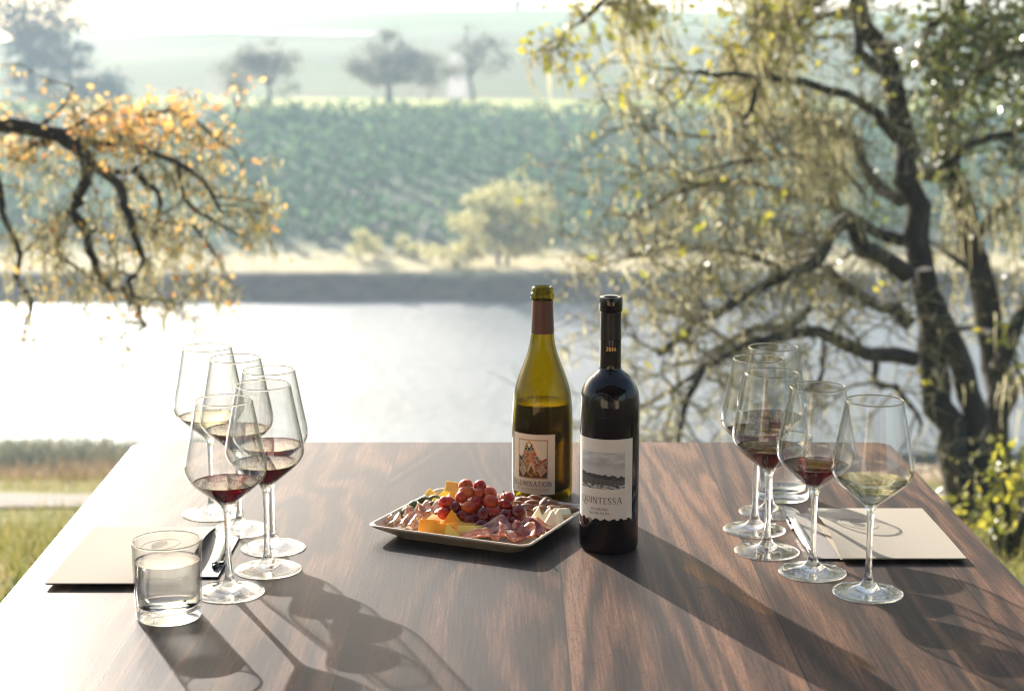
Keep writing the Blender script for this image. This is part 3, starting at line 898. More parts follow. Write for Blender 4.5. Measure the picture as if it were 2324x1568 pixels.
# sprig of young oak with bright leaves before the dark trunk
C_ = Oak(44); C_.tw = C_.wood
bC = at(2345, 1235, 8.2); bC.z = terr(bC.x, 8.2) - .05
stem = C_.limb([bC] + poly([(2350, 1100), (2345, 980), (2320, 860), (2285, 790)], 8.2, -.3), .016, .005, 6)
C_.twigs(stem[0], stem[1], .13, .18, .004, 1, (-.3, 0, .1), .62, .0)
C_.leaves(.42, .055, None, 1, .02)
C_.finish('oak_sapling', 'slender sapling with bright lime leaves in front of the dark trunk at right edge', bC, 'leaf_lime')

# the branch reaching in from the left, its trunk stands outside the picture
YL = 6.6
D_ = Oak(55); rD = random.Random(2)
bD = at(-620, 1150, YL); bD.z = terr(bD.x, YL) - .1
def cl(pts): return [(x * .5039, y * .5039) for x, y in pts]              # measuring frame of the left quarter
D_.limb([bD] + poly([(-600, 900), (-560, 500), (-470, 330), (-330, 270)], YL, .1), .20, .10, 12)
D_.limb(poly([(-560, 480), (-620, 200), (-660, -100), (-640, -400)], YL, .5), .15, .09, 10)
main = D_.limb(poly([(-340, 272)] + cl([(-200, 545), (0, 565), (150, 578), (280, 615), (340, 670), (385, 760), (365, 880), (330, 940), (370, 1040), (400, 1130), (440, 1220), (500, 1290), (590, 1340), (640, 1420), (620, 1490)]), YL, -.2), .044, .007, 9, step=.06)
D_.twigs(main[0], main[1], .07, .22, .005, 2, (.15, 0, .0), .30, .18)
for pts, r0, r1, dY, bias in [
    (cl([(330, 650), (430, 740), (530, 830), (560, 930), (600, 1040), (630, 1130), (630, 1210), (580, 1260), (600, 1340)]), .030, .007, -.35, (0, 0, -.3)),
    (cl([(430, 740), (520, 775), (620, 760), (700, 680), (760, 600)]), .024, .006, .3, (.2, 0, .1)),
    (cl([(610, 760), (650, 830), (715, 870), (715, 980), (690, 1080)]), .020, .006, .3, (.1, 0, -.2)),
    (cl([(350, 640), (520, 640), (700, 700), (850, 760), (960, 880), (1000, 960)]), .022, .005, -.4, (.3, 0, .1)),
    (cl([(800, 740), (830, 900), (950, 990), (1080, 1060)]), .014, .004, -.1, (.3, 0, 0)),
    (cl([(520, 640), (640, 540), (760, 500), (900, 560), (1050, 680)]), .018, .004, .2, (.2, 0, .05)),
    (cl([(160, 580), (230, 530), (300, 460), (330, 390)]), .013, .003, .2, (0, 0, .0)),
    (cl([(280, 600), (400, 530), (500, 460)]), .013, .003, -.2, (0, 0, .0)),
    (cl([(220, 640), (150, 650), (110, 700), (60, 720), (0, 690)]), .022, .006, .1, (-.1, 0, -.2)),
    (cl([(-160, 620), (-40, 760), (0, 900), (30, 1000), (90, 1150), (65, 1240), (130, 1330), (145, 1400), (95, 1475)]), .022, .005, -.3, (0, 0, -.2)),
    (cl([(330, 940), (260, 1010), (230, 1060), (280, 1150), (340, 1200), (480, 1290)]), .018, .005, .2, (0, 0, -.2)),
    (cl([(560, 930), (690, 1000), (860, 1010), (940, 1110), (1000, 1200)]), .012, .004, .3, (.2, 0, -.2)),
    (cl([(400, 1040), (470, 1050), (520, 1120), (530, 1240)]), .012, .004, -.2, (0, 0, -.3))]:
    pa, ra = D_.limb(poly(pts, YL, dY, .04, rD), r0 * .8, r1, 7, step=.06)
    D_.twigs(pa, ra, .055, .19, .0045, 2, bias, .12, .16)
def tD_l(p):
    x, y = pix(p); return .3 if y < 300 else 1.0
D_.lichen(.8, .11, .006, (.02, 0, -.1), .85, tD_l)
def tD_f(p):
    x, y = pix(p); return (.35 if y < 230 else 1.0) if (y < 350) else (.15 if x > 420 else .06)
D_.leaves(.62, .031, tD_f, 1, .035)
D_.finish('overhanging_oak', 'gnarled oak branch with orange autumn leaves reaching in from the left', bD, 'leaf_orange')

# ------------------------------------------------------------------ added shelter behind the viewpoint: dark reflections for the bottles, warm bounce for labels
M['dark_timber'] = pmat('dark_timber', [(.045, .032, .024), (.085, .06, .042)], 14, .6, vscale=(1, 1, .15))
M['plaster'] = pmat('warm_plaster', [(.60, .49, .38), (.66, .54, .42)], 3, .9)
pv_ = empty('added_pavilion', (0, -3.2, 0), 'added timber shelter, unseen behind the viewpoint, shaping reflections and bounce light', 'added_pavilion')
b = MB(); b.box((-3.0, -.8, 1.58), 3.6, .2, 3.16); b.build('side_wall', M['plaster'], pv_, False)  # wall added to bounce warm light onto the bottle labels
b = MB(); b.box((2.6, -.8, 1.58), 2.4, .2, 3.16); b.build('side_wall', M['plaster'], pv_, False)  # second added bounce wall
b = MB(); b.box((.1, -.9, 1.58), 2.56, .12, 3.16); b.build('added_door', M['dark_timber'], pv_, False)  # dark panel added for the bottles to reflect
b = MB(); b.box((0, 1.55, .02), 9.4, 4.3, .04); b.build('added_deck', M['dark_timber'], pv_, False)  # dark floor added to keep the bottle reflections black
b = MB(); b.box((0, 1.35, 3.25), 9.4, 4.9, .16); auto_bevel(b.build('added_roof', M['dark_timber'], pv_, False), .01)  # cover added to cut sky light on the table
for sx in (-4.4, 4.4):
    b = MB(); b.box((sx, 3.5, 1.58), .18, .18, 3.18); auto_bevel(b.build('added_post', M['dark_timber'], pv_, False), .01)

# ------------------------------------------------------------------ table
def xl(y): return -.604 + (2.68 - y) * .0205
def xr(y): return .6035 + (2.68 - y) * .004
YF, YN = 2.679, .62
troot = empty('dining_table', (0, 1.65, 0), 'dark walnut dining table with rounded corners overlooking the lake', 'table')
def round_poly(pts, r, n=8):
    out_ = []
    k = len(pts)
    for i in range(k):
        p = Vector(pts[i]); a = (Vector(pts[i-1]) - p).normalized(); b = (Vector(pts[(i+1) % k]) - p).normalized()
        ang = a.angle(b); d = r / math.tan(ang / 2)
        c = p + (a + b).normalized() * (r / math.sin(ang / 2))
        s_ = p + a * d - c; e_ = p + b * d - c
        for j in range(n + 1):
            q = s_.lerp(e_, j / n).normalized() * r
            out_.append(c + q)
    return out_
outl = round_poly([(xl(YN), YN), (xr(YN), YN), (xr(YF), YF), (xl(YF), YF)], .032)
bm = bmesh.new()
lo = [bm.verts.new((p.x, p.y - 1.65, TABLE_Z - .036)) for p in outl]
hi = [bm.verts.new((p.x, p.y - 1.65, TABLE_Z)) for p in outl]
bm.faces.new(hi); bm.faces.new(list(reversed(lo)))
for i in range(len(outl)):
    j = (i + 1) % len(outl); bm.faces.new((lo[i], lo[j], hi[j], hi[i]))
me = bpy.data.meshes.new('tabletop'); bm.to_mesh(me); bm.free()
auto_bevel(link_mesh('tabletop', me, M['wood'], troot), .003, 3, 50)
for sx in (-1, 1):
    for yy in (.75, 2.54):
        b = MB(); zg = terr(sx * .5, yy) - .02
        b.box((sx * .50, yy - 1.65, (TABLE_Z - .037 + zg) / 2), .075, .075, TABLE_Z - .037 - zg)
        auto_bevel(b.build('leg', M['wood'], troot, False), .004)
    b = MB(); b.box((sx * .50, -.005, TABLE_Z - .037 - .041), .024, 1.70, .08); b.build('apron', M['wood'], troot, False)
for yy in (.75, 2.54):
    b = MB(); b.box((0, yy - 1.65, TABLE_Z - .037 - .041), .92, .024, .08); b.build('apron', M['wood'], troot, False)

# ------------------------------------------------------------------ glassware
def spline2(pts, k=5):
    return [(max(p.x, 0.0), p.y) for p in smooth_path2(pts, k)]
def smooth_path2(pts, k):
    P_ = [Vector((a, b)) for a, b in pts]; P_ = [P_[0] * 2 - P_[1]] + P_ + [P_[-1] * 2 - P_[-2]]
    o = []
    for i in range(1, len(P_) - 2):
        a, b, c, d = P_[i-1:i+3]
        for j in range(k):
            t = j / k
            o.append(.5 * ((2*b) + (c - a) * t + (2*a - 5*b + 4*c - d) * t*t + (3*b - a - 3*c + d) * t**3))
    o.append(P_[-2]); return o
OUT = [(.0052, .1055), (.0110, .1088), (.0215, .1172), (.0335, .1272), (.0422, .1358), (.0462, .1432), (.0472, .1500), (.0463, .1590),
       (.0440, .1710), (.0405, .1880), (.0373, .2050), (.0345, .2200), (.0329, .2285)]
outp = spline2(OUT, 4)
inner = [(0, .1092)] + [(r - .0009, z + (.0006 if z < .14 else 0)) for r, z in outp[3:]]
bowl_prof = [(0, .1045)] + outp + [(.0326, .2292), (.0322, .2292)] + list(reversed(inner))
def rin(z):
    q = [p for p in inner]
    return float(np.interp(z, [p[1] for p in q], [p[0] for p in q]))
def wine_prof(level):
    zs = np.linspace(.1094, level, 14)
    pr = [(0, .1093)] + [(max(rin(z) - .0002, .0005), z) for z in zs[1:]]
    r = pr[-1][0]
    return pr + [(r - .0008, level - .0003), (r * .9, level - .0008), (0, level - .0008)]
STEM = spline2([(.0078, .0135), (.0056, .0180), (.0043, .0260), (.0037, .0400), (.0036, .0650), (.0040, .0850), (.0048, .0970), (.0068, .1040), (.0105, .1085)], 4) + [(0, .1088)]
FOOT = [(0, .0012), (.012, .0010), (.030, .0004), (.0395, 0), (.0408, .0004), (.0411, .0012), (.0405, .0021)] + \
       spline2([(.036, .0028), (.028, .0038), (.020, .0054), (.0150, .0076), (.0112, .0098), (.0078, .0135)], 4)

def glass_proto(kind, level):
    root = bpy.data.objects.new('wine_glass', None); COL.objects.link(root); root.empty_display_size = .03
    b = MB(); b.lathe([(.0325 + .00085 * math.cos(t), .2290 + .00085 * math.sin(t)) for t in np.linspace(0, 2*PI, 11)[:-1]], 64, closed=True); b.build('rim', M['rim'], root)
    for nme, prof, mt, n in (('bowl', bowl_prof, 'glass', 64), ('stem', STEM, 'stem', 24), ('foot', FOOT, 'stem', 64), ('wine', wine_prof(level), kind, 64)):
        b = MB(); b.lathe(prof, n); o = b.build(nme, M[mt], root)
        if nme == 'wine': o['label'] = 'dark red wine' if kind == 'red' else 'pale white wine'
    return root
rv = random.Random(6)
GG = 'wine glasses set out for the tasting'
for (x, y, kind, rz, lab) in [
    (482, 1165, 'white', .0, 'white wine glass farthest back in the cluster at left'),
    (545, 1202, 'red', .7, 'red wine glass just in front of the left white wine glass'),
    (620, 1243, 'red', 1.3, 'red wine glass standing farthest right in the left cluster'),
    (608, 1292, 'red', 2.0, 'red wine glass before the rightmost glass of the left cluster'),
    (521, 1344, 'red', 2.6, 'red wine glass nearest the front of the left cluster, beside the water tumbler'),
    (1745, 1163, 'red', .4, 'red wine glass farthest back in the right cluster, hiding a tumbler'),
    (1712, 1202, 'red', 1.1, 'red wine glass standing farthest left in the right cluster'),
    (1740, 1251, 'red', 1.9, 'red wine glass third from the front of the right cluster'),
    (1843, 1298, 'red', 2.9, 'red wine glass beside the pen and grey card, second from the right'),
    (1969, 1345, 'white', .2, 'white wine glass standing before the right ivory booklet')]:
    o = glass_proto(kind, .1352 + rv.uniform(-.0022, .0012))
    o.location = on(x, y); o.rotation_euler = (0, 0, rz)
    tag(o, lab, 'wine glass', GG)

def tumbler(x, y, label, level, rt, rb, h):
    root = empty('water_tumbler', on(x, y), label, 'tumbler')
    ro = lambda z: rb + (rt - rb) * z / h
    wall = [(ro(.013), .013), (ro(h * .5), h * .5), (ro(h - .0012), h - .0012), (ro(h) - .0006, h), (ro(h) - .0013, h), (ro(h) - .0018, h - .0012),
            (ro(h * .5) - .0019, h * .5), (ro(.017) - .0022, .017), (ro(.013) - .006, .0136), (0, .0128)]
    b = MB(); b.lathe(wall, 64); b.build('side_wall', M['glass'], root)
    b = MB(); b.lathe([(0, .0014), (rb * .75, .0012), (rb - .004, .0003), (rb - .0012, .0009), (rb, .0028), (ro(.0125), .0125), (ro(.0125) - .006, .0124), (0, .0118)], 64)
    b.build('thick_base', M['stem'], root)
    b = MB(); b.lathe([(ro(h) - .0010 + .0011 * math.cos(t), h - .0004 + .0011 * math.sin(t)) for t in np.linspace(0, 2*PI, 11)[:-1]], 64, closed=True); b.build('rim', M['rim'], root)
    b = MB(); ri = lambda z: ro(z) - .0021
    b.lathe([(0, .0131), (ri(.014) - .004, .0138), (ri(.0172) - .0002, .0172), (ri(h * .4), h * .4), (ri(level), level), (ri(level) - .001, level - .0005), (ri(level) * .9, level - .0009), (0, level - .0009)], 64)
    b.build('water', M['water'], root)
tumbler(384, 1399, 'clear tumbler of water before the left booklet', .066, .0388, .0362, .0885)
tumbler(1776, 1129, 'clear water tumbler standing behind the right cluster of wine glasses', .066, .0388, .0362, .0885)

# ------------------------------------------------------------------ lettering and flat art wrapped on a cylinder
G = {  # stroke letters in a box of height 1: (width, [(weight, points)]) ; T thick, t thin
 'I': (.30, [('T', [(.15, 0), (.15, 1)])]),
 'L': (.62, [('T', [(.15, 0), (.15, 1)]), ('t', [(.15, .03), (.58, .03), (.60, .18)])]),
 'U': (.80, [('T', [(.15, 1), (.15, .35), (.22, .1), (.4, .02)]), ('t', [(.4, .02), (.58, .1), (.66, .35), (.66, 1)])]),
 'M': (1.0, [('t', [(.12, 0), (.20, 1)]), ('T', [(.20, 1), (.5, .1)]), ('t', [(.5, .1), (.8, 1)]), ('T', [(.8, 1), (.88, 0)])]),
 'N': (.85, [('t', [(.14, 0), (.14, 1)]), ('T', [(.14, 1), (.70, .02)]), ('t', [(.70, 0), (.70, 1)])]),
 'A': (.85, [('t', [(.08, 0), (.42, 1)]), ('T', [(.42, 1), (.76, 0)]), ('t', [(.2, .36), (.64, .36)])]),
 'T': (.72, [('T', [(.36, 0), (.36, 1)]), ('t', [(.04, .84), (.05, .97), (.67, .97), (.68, .84)])]),
 'O': (.92, [('t', [(.46, 1), (.2, .9)]), ('T', [(.2, .9), (.08, .65), (.08, .35), (.2, .1)]), ('t', [(.2, .1), (.46, 0), (.72, .1)]), ('T', [(.72, .1), (.84, .35), (.84, .65), (.72, .9)]), ('t', [(.72, .9), (.46, 1)])]),
 'C': (.80, [('t', [(.74, .8), (.6, .96), (.44, 1), (.2, .88)]), ('T', [(.2, .88), (.08, .62), (.08, .36), (.2, .12)]), ('t', [(.2, .12), (.44, 0), (.62, .05), (.76, .2)])]),
 'S': (.62, [('t', [(.52, .8), (.44, .95), (.3, 1), (.15, .92)]), ('T', [(.15, .92), (.09, .77), (.16, .62), (.42, .42), (.52, .26)]), ('t', [(.52, .26), (.46, .08), (.3, 0), (.14, .06), (.06, .22)])]),
 'E': (.62, [('T', [(.15, 0), (.15, 1)]), ('t', [(.15, .97), (.53, .97), (.55, .84)]), ('t', [(.15, .52), (.44, .52)]), ('t', [(.15, .03), (.56, .03), (.58, .17)])]),
 'R': (.76, [('T', [(.15, 0), (.15, 1)]), ('t', [(.15, .97), (.4, .97), (.54, .88)]), ('T', [(.54, .88), (.58, .75), (.54, .6)]), ('t', [(.54, .6), (.4, .5), (.15, .5)]), ('T', [(.36, .5), (.72, 0)])]),
 'H': (.86, [('T', [(.15, 0), (.15, 1)]), ('T', [(.70, 0), (.70, 1)]), ('t', [(.15, .5), (.70, .5)])]),
 'F': (.58, [('T', [(.15, 0), (.15, 1)]), ('t', [(.15, .97), (.52, .97), (.54, .84)]), ('t', [(.15, .5), (.42, .5)])]),
 'D': (.86, [('T', [(.15, 0), (.15, 1)]), ('t', [(.15, .97), (.45, .95), (.66, .82)]), ('T', [(.66, .82), (.77, .6), (.77, .4), (.66, .16)]), ('t', [(.66, .16), (.45, .04), (.15, .03)])]),
 'V': (.80, [('T', [(.08, 1), (.40, 0)]), ('t', [(.40, 0), (.72, 1)])]),
 'W': (1.1, [('T', [(.06, 1), (.3, 0)]), ('t', [(.3, 0), (.53, .95)]), ('T', [(.53, .95), (.78, 0)]), ('t', [(.78, 0), (1.02, 1)])]),
 'G': (.86, [('t', [(.74, .8), (.6, .96), (.44, 1), (.2, .88)]), ('T', [(.2, .88), (.08, .62), (.08, .36), (.2, .12)]), ('t', [(.2, .12), (.44, 0), (.7, .08)]), ('T', [(.7, .06), (.7, .42)]), ('t', [(.56, .42), (.82, .42)])]),
 'B': (.70, [('T', [(.15, 0), (.15, 1)]), ('t', [(.15, .97), (.42, .95)]), ('T', [(.42, .95), (.53, .76), (.42, .55)]), ('t', [(.42, .55), (.15, .53)]), ('T', [(.42, .53), (.6, .28), (.45, .05)]), ('t', [(.45, .05), (.15, .03)])]),
 'Q': (1.0, [('t', [(.46, 1.04), (.2, .95)]), ('T', [(.2, .95), (.06, .66), (.06, .36), (.2, .08)]), ('t', [(.2, .08), (.46, -.04), (.74, .08)]), ('T', [(.74, .08), (.88, .36), (.88, .66), (.74, .95)]), ('t', [(.74, .95), (.46, 1.04)]), ('T', [(.40, .02), (.62, -.22), (.9, -.42)]), ('t', [(.9, -.42), (1.12, -.42), (1.22, -.3)])]),
 '2': (.60, [('t', [(.08, .76), (.16, .95), (.3, 1), (.44, .93)]), ('T', [(.44, .93), (.5, .76), (.42, .55), (.06, .03)]), ('t', [(.06, .03), (.52, .03), (.55, .15)])]),
 '0': (.62, [('t', [(.31, 1), (.16, .9)]), ('T', [(.16, .9), (.08, .5), (.16, .1)]), ('t', [(.16, .1), (.31, 0), (.46, .1)]), ('T', [(.46, .1), (.54, .5), (.46, .9)]), ('t', [(.46, .9), (.31, 1)])]),
 '1': (.40, [('T', [(.22, 0), (.22, 1)]), ('t', [(.06, .85), (.22, 1)])]),
 '6': (.62, [('t', [(.5, .95), (.3, .85)]), ('T', [(.3, .85), (.12, .55), (.09, .3), (.18, .08)]), ('t', [(.18, .08), (.32, 0), (.46, .1)]), ('T', [(.46, .1), (.53, .3), (.46, .5)]), ('t', [(.46, .5), (.3, .58), (.12, .42)])]),
 '7': (.58, [('t', [(.06, .85), (.08, .97), (.54, .97)]), ('T', [(.54, .97), (.3, .5), (.2, 0)])]),
 ' ': (.45, []),
 'a': (.50, [('T', [(.4, 0), (.4, .6)]), ('t', [(.4, .55), (.2, .62), (.07, .3), (.2, .02), (.4, .12)])]),
 'p': (.54, [('T', [(.12, -.3), (.12, .62)]), ('t', [(.12, .5), (.3, .62), (.46, .3), (.3, .02), (.12, .12)])]),
 'l': (.26, [('T', [(.13, 0), (.13, 1)])]),
 'e': (.50, [('t', [(.08, .34), (.42, .34), (.36, .56), (.22, .62)]), ('T', [(.22, .62), (.07, .4), (.1, .12)]), ('t', [(.1, .12), (.26, 0), (.44, .1)])]),
 'y': (.50, [('T', [(.06, .6), (.25, 0)]), ('t', [(.44, .6), (.22, -.1), (.06, -.3)])]),
 'd': (.54, [('T', [(.42, 0), (.42, 1)]), ('t', [(.42, .5), (.24, .62), (.07, .3), (.24, .02), (.42, .12)])]),
 'i': (.26, [('T', [(.13, 0), (.13, .6)]), ('T', [(.13, .78), (.13, .86)])]),
 'n': (.54, [('T', [(.12, 0), (.12, .62)]), ('t', [(.12, .5), (.28, .62), (.4, .5)]), ('T', [(.42, .5), (.42, 0)])]),
}
def text_strokes(txt, h, track=.10, th=.135, tn=.06):
    """flat quads in (s, t), baseline at t=0 starting at s=0; returns quads and total width"""
    q = []; x = 0.0
    def seg(a, b, wd):
        d = Vector(b) - Vector(a)
        if d.length < 1e-6: return
        d.normalize(); nrm = Vector((-d.y, d.x)) * wd * .5; e = d * wd * .12
        p = [Vector(a) - e + nrm, Vector(a) - e - nrm, Vector(b) + e - nrm, Vector(b) + e + nrm]
        q.append([((x + v.x) * h, v.y * h) for v in p])
    for ch in txt:
        wd, st = G[ch]
        for wt, pts in st:
            for a, b in zip(pts[:-1], pts[1:]): seg(a, b, th if wt == 'T' else tn)
            if ch.isupper() and ch not in 'OCSGQ':
                for (a, b) in ((pts[0], pts[1]), (pts[-1], pts[-2])):
                    if abs(a[0] - b[0]) < .6 and abs(a[1] - b[1]) > .6 and (a[1] <= .02 or a[1] >= .98):
                        y_ = .025 if a[1] < .5 else .975
                        seg((a[0] - .13, y_), (a[0] + .13, y_), .05)
        x += wd + track
    return q, (x - track) * h
class Cyl:
    """maps label coordinates (s along the arc, t up) onto a bottle of radius r, s=0 at angle a0 (0 faces the camera side)"""
    def __init__(s, r, a0, z0, lift): s.r = r; s.a0 = a0; s.z0 = z0; s.lift = lift
    def p(s, u, t, lift=0.0):
        a = s.a0 + u / s.r; r = s.r + s.lift + (lift * 1.6 + .00010 if lift > 0 else 0)
        return (r * math.sin(a), -r * math.cos(a), s.z0 + t)
    def quads(s, mb, qs, lift, os=0.0, ot=0.0, mi=0, sx=1.0, rot=0.0, shear=0.0):
        for q in qs: mb.quad(*[s.p(os + u * sx, ot + t, lift) for u, t in q], mi)
    def polygon(s, mb, pts, lift, mi=0, cuts=3):
        bm = bmesh.new()
        bm.faces.new([bm.verts.new((u, t, 0)) for u, t in pts])
        bmesh.ops.triangulate(bm, faces=bm.faces[:])
        bmesh.ops.subdivide_edges(bm, edges=bm.edges[:], cuts=cuts, use_grid_fill=True)
        bmesh.ops.triangulate(bm, faces=bm.faces[:])
        bm.verts.ensure_lookup_table(); base = len(mb.v)
        for i, v in enumerate(bm.verts): v.index = i; mb.v.append(s.p(v.co.x, v.co.y, lift))
        for f in bm.faces: mb.f.append(tuple(base + v.index for v in f.verts)); mb.m.append(mi)
        bm.free()
    def line(s, mb, pts, wd, lift, mi=0):
        for a, b in zip(pts[:-1], pts[1:]):
            a, b = Vector(a), Vector(b); d = (b - a)
            k = max(1, int(d.length / .004)); d.normalize(); n_ = Vector((-d.y, d.x)) * wd * .5; e = d * wd * .3
            for j in range(k):
                p0 = a.lerp(b, j / k) - e; p1 = a.lerp(b, (j + 1) / k) + e
                mb.quad(*[s.p(v.x, v.y, lift) for v in (p0 + n_, p0 - n_, p1 - n_, p1 + n_)], mi)
    def disc(s, mb, c, r, lift, mi=0, n=18):
        s.polygon(mb, [(c[0] + r * math.cos(2*PI*i/n), c[1] + r * math.sin(2*PI*i/n)) for i in range(n)], lift, mi, 1)
    def ring(s, mb, c, r, wd, lift, mi=0, n=20, a0=0.0, a1=2*PI):
        s.line(mb, [(c[0] + r * math.cos(a0 + (a1-a0)*i/n), c[1] + r * math.sin(a0 + (a1-a0)*i/n)) for i in range(n + 1)], wd, lift, mi)
    def sheet(s, mb, s0, s1, t0, t1, n=40, m=6, jag=None, uv=False):
        base = len(mb.v)
        for j in range(m + 1):
            for i in range(n + 1):
                u = s0 + (s1 - s0) * i / n
                b0 = t0 + (jag(u) if jag else 0)
                mb.v.append(s.p(u, b0 + (t1 - b0) * j / m))
        for j in range(m):
            for i in range(n):
                a = base + j * (n + 1) + i; mb.f.append((a, a+1, a+n+2, a+n+1)); mb.m.append(0)

# ------------------------------------------------------------------ the open white wine bottle
RI = .0428
k6 = .0002594
def prI(rows): return [(wd * .5 * .0002597, (1185 - y) * k6) for wd, y in rows]
bodyI = spline2([(.0428, .012), (.0428, .040), (.0428, .070), (.0428, .100)] +
                prI([(327, 720), (315, 650), (298, 600), (270, 550), (236, 500), (197, 450), (162, 400), (137, 350), (124, 300), (119, 240), (113, 170), (110, 118)]), 4)
lipI = prI([(111, 114), (126, 107), (129, 100), (129, 80), (124, 74), (110, 71), (112, 66), (119, 60), (117, 50), (104, 42), (92, 40)])
bI = empty('wine_bottle', on(1230, 1120), 'olive green open wine bottle with copper neck foil and patterned tan label', 'bottle')
outer = [(0, .022), (.020, .018), (.032, .004), (.0375, 0), (.0412, .0015), (.0424, .006)] + bodyI + lipI
inn = [(.0095, .2945)] + [(max(r - .0030, .0088), z) for r, z in reversed(bodyI)] + [(.0392, .012), (.034, .0085), (.020, .021), (0, .0255)]
b = MB(); b.lathe(outer + inn, 72); b.build('bottle_glass', M['olive_glass'], bI)
LV = .1335
rI_in = lambda z: float(np.interp(z, [p[1] for p in bodyI], [p[0] for p in bodyI])) - .0033
b = MB(); zs = np.linspace(.0125, LV, 24)
b.lathe([(0, .0262), (.020, .0218), (.0335, .0095), (.0385, .0118)] + [(rI_in(z), z) for z in zs] + [(rI_in(LV) * .9, LV - .0008), (0, LV - .0008)], 64)
b.build('wine', M['bottle_wine'], bI)
zf0, zf1 = (1185 - 292) * k6, (1185 - 113) * k6
fp = [(float(np.interp(z, [p[1] for p in bodyI], [p[0] for p in bodyI])) + .0004, z) for z in np.linspace(zf0, zf1, 12)]
b = MB(); b.lathe([(fp[0][0] - .0003, fp[0][1])] + fp + [(fp[-1][0] - .0003, fp[-1][1])], 64); b.build('neck_foil', M['foil'], bI)
cI = Cyl(RI, 0.0, 0.0, .00025)
def ilm(x, y):                             # label drawing frame: measured from the flattened label
    a = math.asin(max(-.985, min(.985, (x - 525) / 420.0)))
    return (a * RI, .0100 + (1018 - (y + 109 * (1 - math.cos(a)))) * .0001056)
sL, sR = -65 * PI / 180 * RI, 23.5 * PI / 180 * RI
b = MB(); cI.sheet(b, sL, sR, .0102, .0955, 30, 4)
labI = b.build('label', M['paper'], bI)
AI = [M[k] for k in ('art_tan', 'art_cream', 'art_navy', 'art_red', 'art_green', 'art_white', 'art_brown', 'art_grey', 'gold')]
art = MB()
def il(pts): return [ilm(x, y) for x, y in pts]
f0 = ilm(203, 300)[0]; f1 = ilm(597, 300)[0]; g0, g1 = .0325, .0882
cI.polygon(art, [(f0, g0), (f1, g0), (f1, g1), (f0, g1)], .00005, 0, 20)
ins = .0016
cI.polygon(art, [(f0+ins, g0+ins), (f1-ins, g0+ins), (f1-ins, g1-ins), (f0+ins, g1-ins)], .00010, 1, 20)
u0, u1 = f0 + ins, f1 - ins; du = u1 - u0
v0, v1 = g0 + ins, g1 - ins; dv = v1 - v0
def A_(p): return (u0 + p[0] * du, v0 + p[1] * dv)          # unit square of the artwork
def AP(pts): return [A_(p) for p in pts]
cI.polygon(art, AP([(0, 0), (1, 0), (1, .38), (.6, .16), (.47, .36), (.36, .14), (0, .42)]), .00015, 6, 7)
peak = [(0, .58), (.09, .55), (.16, .60), (.24, .82), (.30, .93), (.40, .985), (.50, .93), (.58, .80), (.70, .56), (.78, .50), (.84, .47), (1, .54), (1, .46), (.60, .26), (.47, .46), (.36, .24), (0, .5)]
cI.polygon(art, AP(peak), .00018, 2, 6)
cI.line(art, AP(peak[1:11]), .0016, .00024, 8)
cI.line(art, AP(peak[1:11]), .0004, .00028, 1)
cI.polygon(art, AP([(0, .58), (.07, .54), (.10, .47), (0, .5)]), .00026, 4, 1)
cI.polygon(art, AP([(1, .54), (.80, .46), (.64, .32), (.68, .29), (1, .46)]), .00026, 3, 1)
cI.disc(art, A_((.40, .89)), .0027, .00026, 1); cI.disc(art, A_((.40, .845)), .0017, .00028, 1)
for (cx_, cy_, r_) in [(.31, .64, .0045), (.54, .64, .0045), (.31, .44, .0044), (.56, .43, .0044), (.43, .53, .0026)]:
    cI.disc(art, A_((cx_, cy_)), r_, .00026, 3)
    cI.ring(art, A_((cx_, cy_)), r_, .0006, .00032, 8)
    cI.ring(art, A_((cx_, cy_)), r_ * .5, .0006, .00034, 1, 12, .5, 5.2)
for (cx_, cy_, r_) in [(.29, .78, .0025), (.52, .78, .0025), (.19, .56, .0022), (.68, .54, .0025), (.43, .70, .0018), (.36, .34, .002), (.56, .33, .002), (.20, .46, .002), (.70, .44, .002)]:
    cI.disc(art, A_((cx_, cy_)), r_, .00026, 4); cI.ring(art, A_((cx_, cy_)), r_, .0005, .00032, 1, 14)
W_ = [(0, .46), (.36, .19), (.47, .41), (.60, .21), (1, .42)]
cI.line(art, AP(W_), .0030, .00036, 2); cI.line(art, AP([(x, y + .005) for x, y in W_]), .0007, .0004, 5)
cI.line(art, AP([(x, y - .05) for x, y in W_]), .0010, .0004, 8); cI.line(art, AP([(x, y + .055) for x, y in W_]), .0006, .0004, 8)
for dm in ([(.03, .20), (.16, .37), (.29, .17), (.17, .03)], [(.70, .19), (.86, .33), (.99, .20), (.80, .04)]):
    cI.polygon(art, AP(dm), .00030, 7, 2); cI.line(art, AP(dm + dm[:1]), .0009, .00036, 8)
cI.line(art, AP([(0, .12), (.12, .01)]), .0016, .00036, 2); cI.line(art, AP([(1, .12), (.88, .01)]), .0016, .00036, 2)
for i in range(9):
    cI.ring(art, A_((.36 + .04 * i, .06 + .04 * (i % 3))), .0016, .0005, .00036, 8 if i % 2 else 4, 10)
art.build('label_artwork', AI, labI, False)
tx = MB()
q, wd = text_strokes('ILLUMINATION', 1.0, .13, .15, .075)
s0_, s1_ = ilm(152, 850)[0], ilm(650, 900)[0]
sc = (s1_ - s0_) / wd
cI.quads(tx, [[(u * sc, t * .0072) for u, t in qq] for qq in q], .00012, s0_, .0216)
tx.build('lettering', M['ink'], labI, False)
tx = MB()
q, wd = text_strokes('2017 SAUVIGNON BLANC', 1.0, .22, .13, .08)
s0_, s1_ = ilm(178, 920)[0], ilm(612, 960)[0]; sc = (s1_ - s0_) / wd
cI.quads(tx, [[(u * sc, t * .0036) for u, t in qq] for qq in q], .00012, s0_, .0152)
tx.build('small_lettering', M['ink_grey'], labI, False)

